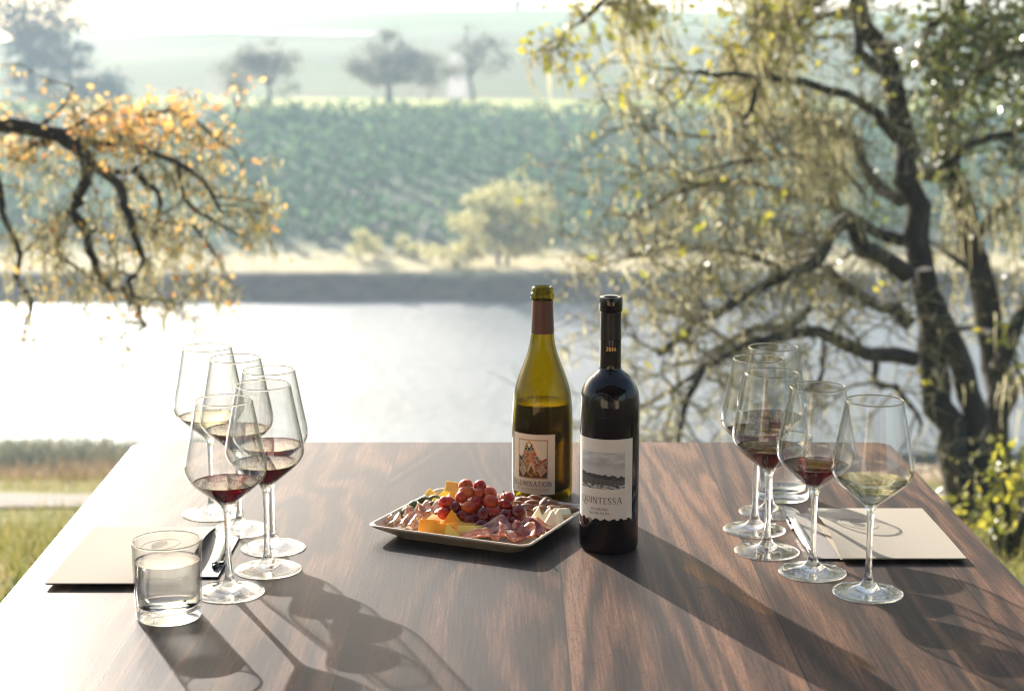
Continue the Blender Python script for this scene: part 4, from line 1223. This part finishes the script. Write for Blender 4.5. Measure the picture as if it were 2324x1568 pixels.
# ------------------------------------------------------------------ the black red wine bottle
RQ = .0373; k7 = .000233
bodyQ = spline2([(.0373, .010), (.0373, .05), (.0373, .10), (.0373, .150)] +
                [(wd * .5 * .0002288, (1470 - y) * k7) for wd, y in [(326, 700), (323, 650), (313, 608), (292, 576), (264, 550), (222, 522), (168, 500), (135, 487), (121, 474), (118, 440), (116, 340), (113, 230), (112, 168)]], 4)
lipQ = [(wd * .5 * .0002288, (1470 - y) * k7) for wd, y in [(113, 167), (122, 166), (125, 160), (126, 130), (125, 98), (121, 91), (112, 89)]]
bQ = empty('wine_bottle', on(1381, 1241), 'black wine bottle with torn-edged white landscape label, nearest the camera', 'bottle')
b = MB(); b.lathe([(0, .020), (.018, .016), (.028, .004), (.0325, 0), (.0358, .0012), (.0370, .005)] + bodyQ + lipQ + [(.0090, .3212), (.0088, .318), (.0090, .26), (0, .26)], 80)
b.build('bottle_glass', M['black_glass'], bQ)
b = MB(); zc = np.linspace((1470 - 318) * k7, (1470 - 171) * k7, 12)
fq = [(float(np.interp(z, [p[1] for p in bodyQ], [p[0] for p in bodyQ])) + .0003, z) for z in zc]
b.lathe([(fq[0][0] - .0003, fq[0][1])] + fq + [(fq[-1][0] - .0003, fq[-1][1])], 64); b.build('neck_foil', M['foil_black'], bQ)
cQ = Cyl(RQ, 0.0, .0055, .00025)
def qm(x, y):
    a = math.asin(max(-.985, min(.985, (x - 1431) / 407.0)))
    return (a * RQ, .0385 + (1340 - (y + 118 * (1 - math.cos(a)))) * .0000957)
sQ0, sQ1 = -80 * PI / 180 * RQ, 46 * PI / 180 * RQ
rj = random.Random(4)
jtab = [abs(rj.gauss(0, .0009)) + (rj.random() < .12) * rj.uniform(0, .0012) for _ in range(141)]
def jag(u):
    f = (u - sQ0) / (sQ1 - sQ0) * 140; i = int(max(0, min(139, f)))
    return jtab[i] * (1 - (f - i)) + jtab[i+1] * (f - i) + .0012 * math.sin(f * .35)
b = MB(); cQ.sheet(b, sQ0, sQ1, .0400, .1432, 140, 5, jag)
labQ = b.build('label', M['paper_w'], bQ)
# the printed landscape: soft grey hills, clouds, a vineyard with trees
def picture_material():
    m, nt, out = nm('printed_landscape')
    p = N(nt, 'ShaderNodeBsdfPrincipled'); p.inputs['Roughness'].default_value = .75
    tc = N(nt, 'ShaderNodeTexCoord'); sp = N(nt, 'ShaderNodeSeparateXYZ'); nt.links.new(tc.outputs['UV'], sp.inputs[0])
    u, v = sp.outputs[0], sp.outputs[1]
    def nz(sx, sy, sc, det=4):
        cb = N(nt, 'ShaderNodeCombineXYZ'); nt.links.new(math_(nt, 'MULTIPLY', u, sx), cb.inputs[0]); nt.links.new(math_(nt, 'MULTIPLY', v, sy), cb.inputs[1])
        return noise(nt, cb.outputs[0], sc, det)
    cloud = nz(1, 3.2, 3.0)
    sky_ = ramp(nt, cloud, [(.35, (.50, .47, .47)), (.6, (.74, .71, .68))])
    hill = math_(nt, 'ADD', math_(nt, 'MULTIPLY', nz(1, 0, 3, 3), .3), math_(nt, 'ADD', math_(nt, 'MULTIPLY', u, -.05), .60))
    c = mixc(nt, math_(nt, 'MULTIPLY', math_(nt, 'GREATER_THAN', hill, v), .65), sky_, (.50, .45, .46))
    mist = math_(nt, 'DIVIDE', math_(nt, 'SUBTRACT', math_(nt, 'ADD', math_(nt, 'MULTIPLY', nz(1, 0, 2.5, 3), .3), .5), v), .14, True)
    c = mixc(nt, mist, c, (.66, .63, .61))
    tree = math_(nt, 'ADD', math_(nt, 'MULTIPLY', nz(1, .25, 9, 5), .26), math_(nt, 'SUBTRACT', .30, math_(nt, 'MULTIPLY', u, .10)))
    dark = ramp(nt, nz(1, 1, 22, 5), [(.35, (.035, .03, .03)), (.65, (.12, .105, .10))])
    c = mixc(nt, math_(nt, 'GREATER_THAN', tree, v), c, dark)
    field = ramp(nt, math_(nt, 'SINE', math_(nt, 'MULTIPLY', u, 220)), [(.0, (.10, .09, .085)), (1, (.24, .22, .2))])
    fline = math_(nt, 'SUBTRACT', .33, math_(nt, 'MULTIPLY', u, .10))
    c = mixc(nt, math_(nt, 'MULTIPLY', math_(nt, 'GREATER_THAN', fline, v), .75), c, field)
    road = math_(nt, 'LESS_THAN', v, math_(nt, 'ADD', .06, math_(nt, 'MULTIPLY', nz(1, 0, 7, 3), .10)))
    c = mixc(nt, road, c, ramp(nt, nz(1, 2, 9, 4), [(.42, (.07, .06, .06)), (.56, (.62, .59, .56))]))
    nt.links.new(c, p.inputs['Base Color']); nt.links.new(p.outputs[0], out.inputs[0]); return m
b = MB(); pu0, pu1, pt0, pt1 = -66 * PI / 180 * RQ, 27.5 * PI / 180 * RQ, .0800, .1265
n_ = 60
for j in range(2):
    for i in range(n_ + 1): b.v.append(cQ.p(pu0 + (pu1 - pu0) * i / n_, pt0 if j == 0 else pt1, .00008))
for i in range(n_): b.f.append((i, i + 1, i + n_ + 2, i + n_ + 1)); b.m.append(0)
pic = b.build('label_picture', picture_material(), labQ)
uvl = pic.data.uv_layers.new(name='uv')
for lp in pic.data.loops:
    i = lp.vertex_index; uvl.data[lp.index].uv = ((i % (n_ + 1)) / n_, 0.0 if i <= n_ else 1.0)
tx = MB()
q, wd = text_strokes('QUINTESSA', 1.0, .10, .12, .06)
s0_, s1_ = qm(1062, 1060)[0], qm(1582, 1100)[0]; sc = (s1_ - s0_) / wd
cQ.quads(tx, [[(u * sc, t * .0078) for u, t in qq] for qq in q], .00012, s0_, .0612)
tx.build('lettering', M['ink_brown'], labQ, False)
tx = MB()
for txt, xa, xb, tt, hh in (('RUTHERFORD', 1176, 1388, .0525, .0030), ('Napa Valley Red Wine', 1150, 1416, .0478, .0028)):
    q, wd = text_strokes(txt, 1.0, .2, .15, .10)
    s0_, s1_ = qm(xa, 1200)[0], qm(xb, 1200)[0]; sc = (s1_ - s0_) / wd
    cQ.quads(tx, [[(u * sc, t * hh) for u, t in qq] for qq in q], .00012, s0_, tt)
tx.build('small_lettering', M['ink_brown'], labQ, False)
zt = (1470 - 365) * k7
cN = Cyl(float(np.interp(zt, [p[1] for p in bodyQ], [p[0] for p in bodyQ])), 0, zt, .0003)
tx = MB(); q, wd = text_strokes('2016', .0047, .16, .18, .10)
cN.quads(tx, q, .0, -.0078 + .0015, -.002)
tx.build('year_lettering', M['gold'], bQ, False)
rQ = lambda z: float(np.interp(z, [p[1] for p in bodyQ], [p[0] for p in bodyQ]))
def onQ(u, z, lift=.0002):
    a = -R(19) + u / .0345; r = rQ(z) + lift
    return (r * math.sin(a), -r * math.cos(a), z)
em = MB(); zc_ = .1905
em.tube([onQ(.0150 * math.cos(t), zc_ + .0155 * math.sin(t)) for t in np.linspace(0, 2*PI, 41)], .0010, 8)
lo_ = [(-.0005 + .0078 * math.cos(t) + .0058, zc_ + .0040 + .0092 * math.sin(t)) for t in np.linspace(-2.3, 2.9, 26)]
lo_ += [(-.0015, zc_ + .001), (.0010, zc_ - .006), (.0035, zc_ - .0125), (.0040, zc_ - .0155)]
em.tube([onQ(u, z) for u, z in lo_], [.0008] * len(lo_), 8)
sq = [(-.0095, zc_ - .0190), (-.0075, zc_ - .0200), (-.005, zc_ - .0185), (-.002, zc_ - .0192), (.001, zc_ - .0205), (.004, zc_ - .0190), (.007, zc_ - .0225), (.013, zc_ - .0275), (.020, zc_ - .0290), (.027, zc_ - .0275), (.034, zc_ - .0255)]
em.tube([onQ(u, z) for u, z in [(p.x, p.y) for p in smooth_path2(sq, 4)]], .00045, 6)
em.build('relief_emblem', M['black_glass'], bQ)

# ------------------------------------------------------------------ booklets, cards, pens
def booklet(x0, x1, y0, y1, open_side, label):
    """folded card: a flat lower leaf and an upper leaf that bulges at its open end"""
    root = empty('booklet', ((x0 + x1) / 2, (y0 + y1) / 2, TABLE_Z), label, 'booklet', 'ivory tasting booklets')
    w_, d_ = x1 - x0, y1 - y0
    def sheet(zf, th, nme, mats):
        b = MB(); n, m = 20, 14
        for lay in (0, 1):
            for j in range(m + 1):
                for i in range(n + 1):
                    u, v = i / n, j / m
                    b.v.append(((u - .5) * w_, (v - .5) * d_, zf(u, v) + th * lay))
        L = (n + 1) * (m + 1)
        for j in range(m):
            for i in range(n):
                a = j * (n + 1) + i
                b.f.append((a + L, a + 1 + L, a + n + 2 + L, a + n + 1 + L)); b.m.append(0)
                b.f.append((a, a + n + 1, a + n + 2, a + 1)); b.m.append(1)
        for j in range(m):
            for i in (0, n):
                a = j * (n + 1) + i; q = (a, a + L, a + n + 1 + L, a + n + 1); b.f.append(q if i == 0 else q[::-1]); b.m.append(0)
        for i in range(n):
            for j in (0, m):
                a = j * (n + 1) + i; q = (a, a + 1, a + 1 + L, a + L); b.f.append(q if j == 0 else q[::-1]); b.m.append(0)
        return b.build(nme, mats, root)
    op = (lambda u: 1 - u) if open_side < 0 else (lambda u: u)
    sheet(lambda u, v: .0046 + .0006 * math.sin(v * 9 + u * 3) - .0020 * v, .0005, 'lower_leaf', [M['paperbook'], M['lining']])
    up = sheet(lambda u, v: .0060 - .0022 * v + .0002 + .0105 * math.sin(PI * v) ** .9 * op(u) ** 2.2 + .0008 * math.sin(PI * v), .0005, 'upper_leaf', [M['paperbook'], M['lining']])
    e = MB(); cx_ = -.01 * -open_side; rad = .024
    hz_ = lambda x, y: .0060 - .0022 * (y / d_ + .5) + .0011 + .0105 * math.sin(PI * (y / d_ + .5)) ** .9 * op(x / w_ + .5) ** 2.2 + .0008 * math.sin(PI * (y / d_ + .5))
    ex = .028 * open_side
    ring = [(ex + rad * math.cos(t), .02 + rad * 1.05 * math.sin(t)) for t in np.linspace(0, 2*PI, 49)]
    e.tube([(x, y, hz_(x, y)) for x, y in ring], .00022, 4)
    for k in range(8):
        yy = .02 + (k - 3.5) * .0042; hw = .0105 - abs(k - 3.5) * .0012
        e.tube([(ex + u * hw - .002, yy + .0012 * math.sin(u * 3 + k), hz_(ex + u * hw, yy)) for u in np.linspace(-1, 1, 7)], .00018, 4)
    e.build('embossed_emblem', M['paperbook'], up)
    return root
bk0 = on(1908, 1278); 
booklet(.405, .560, 2.036, 2.271, -1, 'ivory folded booklet lying behind the right white wine glass, its left end bulging open')
booklet(-.549, -.389, 1.938, 2.181, 1, 'ivory folded booklet lying behind the front water tumbler at left')

def card(x0, x1, y0, y1, rz, label, txs):
    root = empty('tasting_card', ((x0 + x1) / 2, (y0 + y1) / 2, TABLE_Z), label, 'card', 'grey tasting cards', rz)
    w_, d_ = x1 - x0, y1 - y0
    b = MB(); b.box((0, 0, .0020), w_, d_, .0012)
    c = b.build('sheet', M['greycard'], root, False); auto_bevel(c, .0003, 1)
    q, wd = text_strokes('QUINTESSA', .0055, .18, .16, .10)
    t = MB()
    for qq in q:
        if txs > 0: t.quad(*[(w_ / 2 - .010 - v, -.02 + u - .01, .00272) for u, v in qq])       # reads from the far side inwards
        else: t.quad(*[(-w_ / 2 + .012 + v, .075 - u, .00272) for u, v in qq])
    t.build('lettering', M['cardink'], c, False)
cr = on(1858, 1272); card(.372, .52, 2.048, 2.252, 0.0, 'dark grey card slipped under the right booklet beside its pen', -1)
card(-.50, -.352, 1.975, 2.150, 0.0, 'dark grey card slipped under the left booklet beside its pen', 1)

def pen(p0, p1, label, roll):
    """p0 clicker end, p1 writing tip"""
    p0 = Vector(p0); p1 = Vector(p1); d = p1 - p0; L = d.length
    root = empty('pen', (p0.x, p0.y, TABLE_Z), label, 'pen', 'steel ballpoint pens', math.atan2(d.y, d.x))
    def latx(prof, nme, mat):
        b = MB(); b.lathe(prof, 28)
        b.v = [(z, r_x, .0053 + r_y) for (r_x, r_y, z) in b.v]
        b.f = [tuple(reversed(f)) for f in b.f]
        return b.build(nme, M[mat], root)
    latx([(0, .010), (.0044, .010), (.0050, .012), (.0052, .03), (.0052, .085), (.0050, .104)] + [(0, .104)], 'barrel', 'steel')
    latx([(0, .1042), (.0049, .1042), (.0046, .110), (.0030, .124), (.0013, .1335), (.0008, .139), (0, L)], 'tip', 'steel')
    latx([(0, 0), (.0024, .0002), (.0032, .0012), (.0033, .0045), (.0026, .0055), (.0024, .0098), (0, .0098)], 'clicker', 'penblack')
    b = MB(); b.box((.0165, 0, 0), .006, .0035, .005); b.box((.034, 0, .0033), .041, .0036, .0011); b.box((.053, 0, .0018), .004, .0036, .0028)
    ca, sa = math.cos(roll), math.sin(roll)
    def rollv(v): y, z = v[1], v[2] + .0062; return (v[0], y * ca - z * sa, .0053 + y * sa + z * ca)
    b.v = [rollv(v) for v in b.v]
    auto_bevel(b.build('clip', M['penblack'], root, False), .0004, 1)
    return root
pen(on(1797, 1187), on(1841, 1259), 'steel ballpoint pen lying left of the right booklet', 1.4)
pen(on(487, 1297), on(515, 1221), 'steel ballpoint pen lying behind the front left wine glass', 1.5)

# ------------------------------------------------------------------ platter and food
def c5(x, y, z): return on((850 + x / 3.873) / 1.0757, (1130 + y / 3.873) / 1.0757, TABLE_Z + z)
PC = Vector((-.0412, 2.183, TABLE_Z)); PA = R(-24.6)
proot = empty('platter', PC, 'cream square ceramic platter heaped with cheese, grapes and ham', 'platter', None, PA)
def rrect(hx, hy, r, n=10):
    o = []
    for cx_, cy_, a in ((hx - r, hy - r, 0), (-hx + r, hy - r, PI/2), (-hx + r, -hy + r, PI), (hx - r, -hy + r, 1.5*PI)):
        for i in range(n + 1): o.append((cx_ + r * math.cos(a + PI/2*i/n), cy_ + r * math.sin(a + PI/2*i/n)))
    return o
b = MB(); rings = []
HX, HY = .1148, .1043
for ins, z, rr in [(.060, .0016, .02), (.0300, .0014, .022), (.0280, .0002, .022), (.0255, 0, .022), (.0240, .0008, .023), (.0230, .0022, .024), (.0130, .0085, .022), (.0045, .0145, .018), (.0008, .0172, .016), (0, .0186, .015), (.0010, .0200, .015), (.0030, .0204, .015),
                   (.0048, .0194, .015), (.0075, .0165, .015), (.0105, .0120, .015), (.0140, .0084, .015), (.0185, .0066, .016), (.050, .0062, .02)]:
    ring = rrect(HX - ins, HY - ins, rr); i0 = len(b.v)
    b.v += [(x, y, z) for x, y in ring]; rings.append(range(i0, i0 + len(ring)))
for A_r, B_r in zip(rings[:-1], rings[1:]):
    k = len(A_r)
    for i in range(k):
        j = (i + 1) % k; b.f.append((A_r[i], A_r[j], B_r[j], B_r[i])); b.m.append(0)
b.f.append(tuple(reversed(list(rings[0])))); b.m.append(0); b.f.append(tuple(rings[-1])); b.m.append(0)
po = b.build('dish', M['ceramic'], proot)
po.modifiers.new('sub', 'SUBSURF').levels = 1; po.modifiers['sub'].render_levels = 1
FL = .0064                                     # height of the platter floor

def ellipsoid(b, c, rx, ry, rz_, rot, n=20, m=14, lump=0.0, seed=0, pow_=1.0):
    base = len(b.v); Mx = rot
    for i in range(m + 1):
        th = PI * i / m
        for j in range(n):
            ph = 2 * PI * j / n
            d = Vector((math.sin(th) * math.cos(ph), math.sin(th) * math.sin(ph), math.cos(th)))
            s_ = 1 + lump * mnoise.noise(d * 1.6 + Vector((seed, seed * 2, 0)))
            p = Vector((d.x * rx, d.y * ry, d.z * rz_)) * s_
            b.v.append(tuple(Vector(c) + Mx @ p))
    for i in range(m):
        for j in range(n):
            q = (j + 1) % n
            b.f.append((base + i*n + j, base + i*n + q, base + (i+1)*n + q, base + (i+1)*n + j)); b.m.append(0)
from mathutils import Euler
rf = random.Random(17)
def rrot(): return Euler((rf.uniform(0, 6.3), rf.uniform(0, 6.3), rf.uniform(0, 6.3))).to_matrix()
# grapes: one bunch
gb_ = c5(1270, 600, FL)
groot = empty('grape_bunch', (gb_.x, gb_.y, TABLE_Z + FL), 'bunch of red grapes heaped in the middle of the platter', 'grapes')
GR = [(1110, 212, 74, 55, 'grape_amber'), (1246, 218, 60, 48, 'grape_red'), (1115, 272, 85, 66, 'grape_amber'), (1072, 322, 56, 54, 'grape_red'),
      (1238, 292, 52, 48, 'grape_amber'), (1335, 282, 80, 52, 'grape_amber'), (1345, 370, 88, 80, 'grape_amber'), (950, 374, 58, 60, 'grape_red'), (912, 372, 46, 56, 'grape_red'),
      (1006, 422, 58, 60, 'grape_dark'), (1140, 422, 92, 68, 'grape_amber'), (1506, 334, 74, 46, 'grape_amber'), (1492, 396, 66, 66, 'grape_red'),
      (1610, 476, 80, 86, 'grape_dark'), (1272, 505, 72, 88, 'grape_dark'), (1482, 515, 78, 85, 'grape_dark'), (1152, 545, 72, 64, 'grape_dark'),
      (1215, 372, 52, 44, 'grape_red'), (902, 474, 60, 50, 'grape_red'), (1385, 560, 66, 52, 'grape_dark'), (1262, 592, 72, 66, 'grape_dark'), (1400, 470, 60, 55, 'grape_red'),
      (1080, 500, 64, 60, 'grape_dark'), (1560, 560, 70, 62, 'grape_dark'), (1330, 470, 70, 60, 'grape_red')]
gcs = []
for x, y, rx, ry, mt in GR:
    z = FL + max(.0095, .0125 + (560 - y) * .000112)
    c = c5(x, y, z); k = .0001354
    o = MB(); loc = c - Vector((gb_.x, gb_.y, TABLE_Z + FL))
    a_, b__ = max(rx, 62) * k, max(ry, 62) * k
    ellipsoid(o, loc, a_, (a_ + b__) / 2, b__, Euler((rf.uniform(-.25, .25), rf.uniform(-.25, .25), rf.uniform(0, 3))).to_matrix(), 24, 16, .05, rf.random() * 9)
    o.build('grape', M[mt], groot); gcs.append(loc)
for i in range(7):
    loc = Vector((rf.uniform(-.030, .032), rf.uniform(-.004, .030), rf.uniform(.010, .024)))
    o = MB(); ellipsoid(o, loc, .0098, .0098, .0112, rrot(), 20, 14, .05, i); o.build('grape', M['grape_dark'], groot); gcs.append(loc)
st = MB(); hub = Vector((.002, .018, .030))
st.tube([hub + Vector((-.03, .004, -.006)), hub, hub + Vector((.028, .002, .0))], [.0011, .0014, .0010], 6)
for g_ in gcs: st.tube([hub + Vector((g_.x * .5, 0, 0)), hub.lerp(g_, .5) + Vector((0, 0, .003)), g_], [.0010, .0008, .0008], 5, cap=False)
s1p = c5(1470, 268, .062) - Vector((gb_.x, gb_.y, TABLE_Z + FL)); s2p = c5(1482, 345, .046) - Vector((gb_.x, gb_.y, TABLE_Z + FL))
st.tube([s2p, s1p.lerp(s2p, .5) + Vector((.0006, 0, 0)), s1p], [.0010, .0008, .0009], 6)
st.build('stalk', M['grape_stem'], groot)

def solid(name, label, cat, pts, th, c, rot, mat, group=None, bev=.0006):
    """a flat cut piece: outline pts (metres), thickness th, centred on c"""
    pts = [(x * 1.16, y * 1.14) for x, y in pts]
    bm = bmesh.new()
    lo = [bm.verts.new((x, y, -th / 2)) for x, y in pts]; hi = [bm.verts.new((x, y, th / 2)) for x, y in pts]
    bm.faces.new(hi); bm.faces.new(list(reversed(lo)))
    for i in range(len(pts)):
        j = (i + 1) % len(pts); bm.faces.new((lo[i], lo[j], hi[j], hi[i]))
    bmesh.ops.recalc_face_normals(bm, faces=bm.faces[:])
    bmesh.ops.bevel(bm, geom=bm.edges[:], offset=bev, segments=2, affect='EDGES')
    bmesh.ops.triangulate(bm, faces=[f for f in bm.faces if len(f.verts) > 4])
    bmesh.ops.subdivide_edges(bm, edges=[e for e in bm.edges if e.calc_length() > .006], cuts=2, use_grid_fill=True)
    sd = rf.random() * 50
    for v in bm.verts:
        nz = mnoise.noise_vector(v.co * 90 + Vector((sd, 0, 0))) * .0006
        v.co += nz
    me = bpy.data.meshes.new(name); bm.to_mesh(me); bm.free()
    o = link_mesh(name, me, M[mat]); o.location = c; o.rotation_euler = rot
    return tag(o, label, cat, group)
def tri(a, h, sk=0.0): return [(-a / 2, -h / 2), (a / 2, -h / 2), (sk, h / 2)]
def rect(a, h): return [(-a / 2, -h / 2), (a / 2, -h / 2), (a / 2, h / 2), (-a / 2, h / 2)]
CH = 'yellow cheese pieces on the platter'
CP = [ # x, y, z above floor, outline, thickness, rotation, material, label
 (765, 605, 0.0125, rect(.021, .017), .0125, (1.25, .0, -.20), 'cheddar', 'blocky yellow cheese cube at the front left, beside the pale ham'),
 (1000, 532, .0170, tri(.029, .021, -.004), .011, (1.05, .12, .10), 'cheddar', 'yellow cheese wedge leaning on the grapes above the front row'),
 (858, 560, .0075, rect(.026, .015), .009, (.35, .1, -.5), 'cheddar', 'yellow cheese slab behind the front cube'),
 (925, 640, 0.0110, rect(.019, .016), .006, (1.2, .0, .0), 'cheddar', 'thin yellow cheese slice right of the front cube'),
 (992, 650, .0105, tri(.024, .018, -.006), .007, (1.1, .0, .15), 'pale_cheese', 'yellow cheese triangle standing at the very front rim'),
 (1105, 622, 0.0090, rect(.027, .014), .006, (.7, .1, .1), 'cheddar', 'yellow cheese slice under the grapes behind the front triangle'),
 (1150, 645, .0095, rect(.027, .012), .007, (.9, .0, -.12), 'pale_cheese', 'yellow cheese bar at the front, next to the orange ham'),
 (985, 232, .0290, rect(.015, .012), .013, (1.1, .1, -.15), 'pale_cheese', 'pale yellow cheese cube topmost at the back behind the grapes'),
 (772, 298, .0115, tri(.022, .014, .0), .010, (.75, .1, .2), 'pale_cheese', 'pale yellow cheese wedge at the back left rim above the olives'),
 (905, 284, .0150, tri(.028, .014, .007), .010, (.95, -.1, .35), 'pale_cheese', 'pale yellow cheese wedge at the back, next to the olives'),
 (962, 306, .0190, tri(.020, .018, .006), .008, (1.2, .1, .5), 'pale_cheese', 'pale yellow cheese triangle upright left of the grapes'),
 (845, 395, .0090, rect(.013, .012), .010, (.7, .2, .3), 'pale_cheese', 'small yellow cheese cube among the olives')]
for x, y, z, ol, th, rot, mt, lab in CP:
    solid('cheese_piece', lab, 'cheese', ol, th, c5(x, y, FL + z), rot, mt, CH)
for x, y, z, ol, th, rot, lab in [
 (1760, 500, .0115, tri(.021, .020, .006), .006, (1.15, .0, .25), 'white cheese triangle standing next to the rightmost dark grape'),
 (1715, 560, .0070, rect(.026, .014), .006, (.55, .1, -.2), 'white cheese slice lying before the almonds beside the dark ham'),
 (1862, 480, .0130, tri(.018, .016, .006), .006, (1.05, .1, .35), 'small white cheese wedge against the almonds'),
 (1880, 545, .0125, tri(.030, .022, .010), .008, (1.0, .0, .55), 'largest white cheese wedge, in the right corner of the platter'),
 (1950, 505, .0130, tri(.022, .018, .007), .006, (1.0, .1, .5), 'white cheese wedge behind the largest white wedge'),
 (2020, 470, .0140, rect(.020, .010), .007, (.7, .1, .45), 'white cheese bar at the right rim below the last almonds')]:
    solid('cheese_slice', lab, 'cheese', ol, th, c5(x, y, FL + z), rot, 'white_cheese', 'white cheese pieces on the platter')
for x, y, rx, ry, z, rz_, lab in [(724, 362, 72, 44, .010, .3, 'green olive second from the back on the left'), (818, 342, 60, 40, .012, .1, 'green olive farthest back, touching the pale cheese'),
                       (628, 408, 66, 52, .009, .5, 'green olive in the middle of the left row'), (572, 472, 72, 62, .009, .8, 'green olive nearest the left rim above the pale ham'),
                       (800, 412, 64, 48, .010, .2, 'green olive beside the small cheese cube'), (690, 440, 60, 50, .009, .4, 'green olive half hidden behind the pale ham'), (870, 440, 55, 46, .009, .4, 'green olive half hidden by the red grapes')]:
    o = MB(); k = .0001354
    ellipsoid(o, (0, 0, 0), rx * k * 1.08, ry * k * 1.15, ry * k * 1.15, Euler((0, .1, rz_)).to_matrix(), 24, 16, .06, rx)
    q = o.build('olive', M['olive']); q.location = c5(x, y, FL + z)
    tag(q, lab, 'olive', 'green olives on the platter')
# almonds
def almond_mesh(seed):
    o = MB(); n, m = 18, 14
    for i in range(m + 1):
        t = i / m; z = (t - .5) * .0235
        r = .0058 * (math.sin(PI * t ** .80) ** .75) * (1.0 if t < .5 else 1 - .10 * (t - .5))
        for j in range(n):
            a = 2 * PI * j / n
            rr = r * (1 + .05 * mnoise.noise(Vector((math.cos(a) * 2, math.sin(a) * 2, t * 3 + seed)))) * (1 + .02 * math.sin(a * 7))
            o.v.append((rr * math.cos(a), rr * math.sin(a) * .62, z))
    for i in range(m):
        for j in range(n):
            q = (j + 1) % n; o.f.append((i*n + j, i*n + q, (i+1)*n + q, (i+1)*n + j)); o.m.append(0)
    return o
al = almond_mesh(1.0).build('almond', M['almond'])
AL_ = [(1612, 345, .012, .3), (1692, 344, .012, -.2), (1795, 325, .014, .6), (1745, 368, .015, .5), (1850, 372, .016, 1.4), (1615, 378, .012, -.1), (1690, 408, .013, .4), (1662, 432, .009, -.5),
      (1812, 424, .014, .5), (1705, 462, .006, .1), (1955, 424, .014, .1), (1942, 372, .010, .4), (2062, 412, .010, -.2), (1972, 462, .008, .3), (2105, 448, .008, .2), (2140, 436, .009, .7),
      (1885, 432, .009, 1.1), (1880, 390, .007, -.3), (2010, 400, .006, .8), (1760, 410, .006, .2), (1740, 335, .006, .9), (1560, 350, .010, .2), (1900, 350, .006, -.6), (2030, 450, .006, -.4)]
AL = [(x - (14 if x > 1990 else 0), y + 4, z + .003, a) for x, y, z, a in AL_]
spec = {0: 'almond at the left end of the heap behind the grapes', 4: 'pale lit almond standing on end at the top of the heap', 8: 'almond lying over the white cheese at the front of the heap',
        2: 'almond farthest back in the heap, below the bottle label', 15: 'almond at the right end of the heap against the black bottle'}
for i, (x, y, z, ang) in enumerate(AL):
    o = al if i == 0 else al.copy()
    if i: COL.objects.link(o)
    o.location = c5(x, y, FL + z)
    if i == 4: o.rotation_euler = (R(62), 0, R(160))
    else: o.rotation_euler = (PI / 2 + rf.uniform(-.35, .35), rf.uniform(-.5, .5), PI / 2 + ang + rf.uniform(-.3, .3))
    tag(o, spec.get(i, 'brown almond in the middle of the heap between grapes and white cheese'), 'almond', 'brown almonds in the right half of the platter')

def ham(name, label, mat, c, L, W_, folds, amp, lift, rz, seed, curl=.0, tilt=(0, 0)):
    """crumpled folded slice with thickness"""
    rg = random.Random(seed); n, m = 64, 16
    b = MB(); ph = rg.uniform(0, 6)
    for j in range(m + 1):
        v = j / m
        for i in range(n + 1):
            u = i / n
            a = u * folds * 2 * PI + ph
            edge = 1 + .10 * mnoise.noise(Vector((u * 5, seed, v * 2)))
            fx = (u - .5) * L * edge + .28 * L / max(folds, 1) * math.sin(a * 1.0 + v * 1.3) * .35
            fy = (v - .5) * W_ * (1 + .18 * mnoise.noise(Vector((u * 7, seed + 3, 0)))) + amp * .5 * math.cos(a)
            fz = amp * (1 + math.sin(a + v * 1.1 + .9 * mnoise.noise(Vector((u * 3, v * 2, seed))))) * (.55 + .45 * v) + curl * (v ** 2) \
                 + .0009 * mnoise.noise(Vector((u * 9, v * 4, seed + 8))) + .0020
            b.v.append((fx, fy + tilt[0] * fz, max(fz, .0008)))
    for j in range(m):
        for i in range(n):
            a = j * (n + 1) + i; b.f.append((a, a + 1, a + n + 2, a + n + 1)); b.m.append(0)
    o = b.build(name, M[mat])
    uvl = o.data.uv_layers.new(name='uv')
    for lp in o.data.loops:
        i = lp.vertex_index; uvl.data[lp.index].uv = ((i % (n + 1)) / n * L / W_, (i // (n + 1)) / m)
    s_ = o.modifiers.new('thick', 'SOLIDIFY'); s_.thickness = .0013; s_.offset = 0
    o.location = c; o.rotation_euler = (0, 0, rz)
    return tag(o, label, 'ham', 'cured ham slices on the platter')
ham('ham_slice', 'pale crumpled ham slice at the left corner of the platter', 'ham_pale', c5(515, 590, FL + .003), .044, .024, 3.6, .0042, 0, -.35, 3, .002)
ham('ham_slice', 'pale ham slice curled up against the green olives', 'ham_pale', c5(665, 545, FL + .003), .034, .024, 1.8, .0050, 0, .75, 5, .007)
ham('ham_slice', 'pink ham curl above the cheese cube, touching the red grapes', 'ham_pale', c5(770, 480, FL + .009), .032, .018, 2.2, .0040, 0, .1, 8, .006)
ham('ham_slice', 'dark purple ham slice at the front below the grapes', 'ham_dark', c5(1470, 662, FL + .005), .066, .028, 1.5, .0060, 0, .12, 11, .006)
ham('ham_slice', 'orange folded ham slice at the front rim', 'ham_orange', c5(1570, 728, FL + .004), .046, .024, 1.05, .0066, 0, .02, 14, .004)
ham('ham_slice', 'flat orange ham slice running left along the front rim', 'ham_orange', c5(1275, 716, FL + .004), .052, .017, 1.3, .0036, 0, -.14, 17, .003)
ham('ham_slice', 'dark curled ham slice at the front corner of the platter', 'ham_dark', c5(1740, 692, FL + .005), .042, .028, 1.7, .0060, 0, .75, 20, .006)
ham('ham_slice', 'pale fatty ham scrap between the dark ham and the white cheese', 'ham_pale', c5(1815, 640, FL + .004), .020, .016, 1.6, .0050, 0, .9, 23, .004)
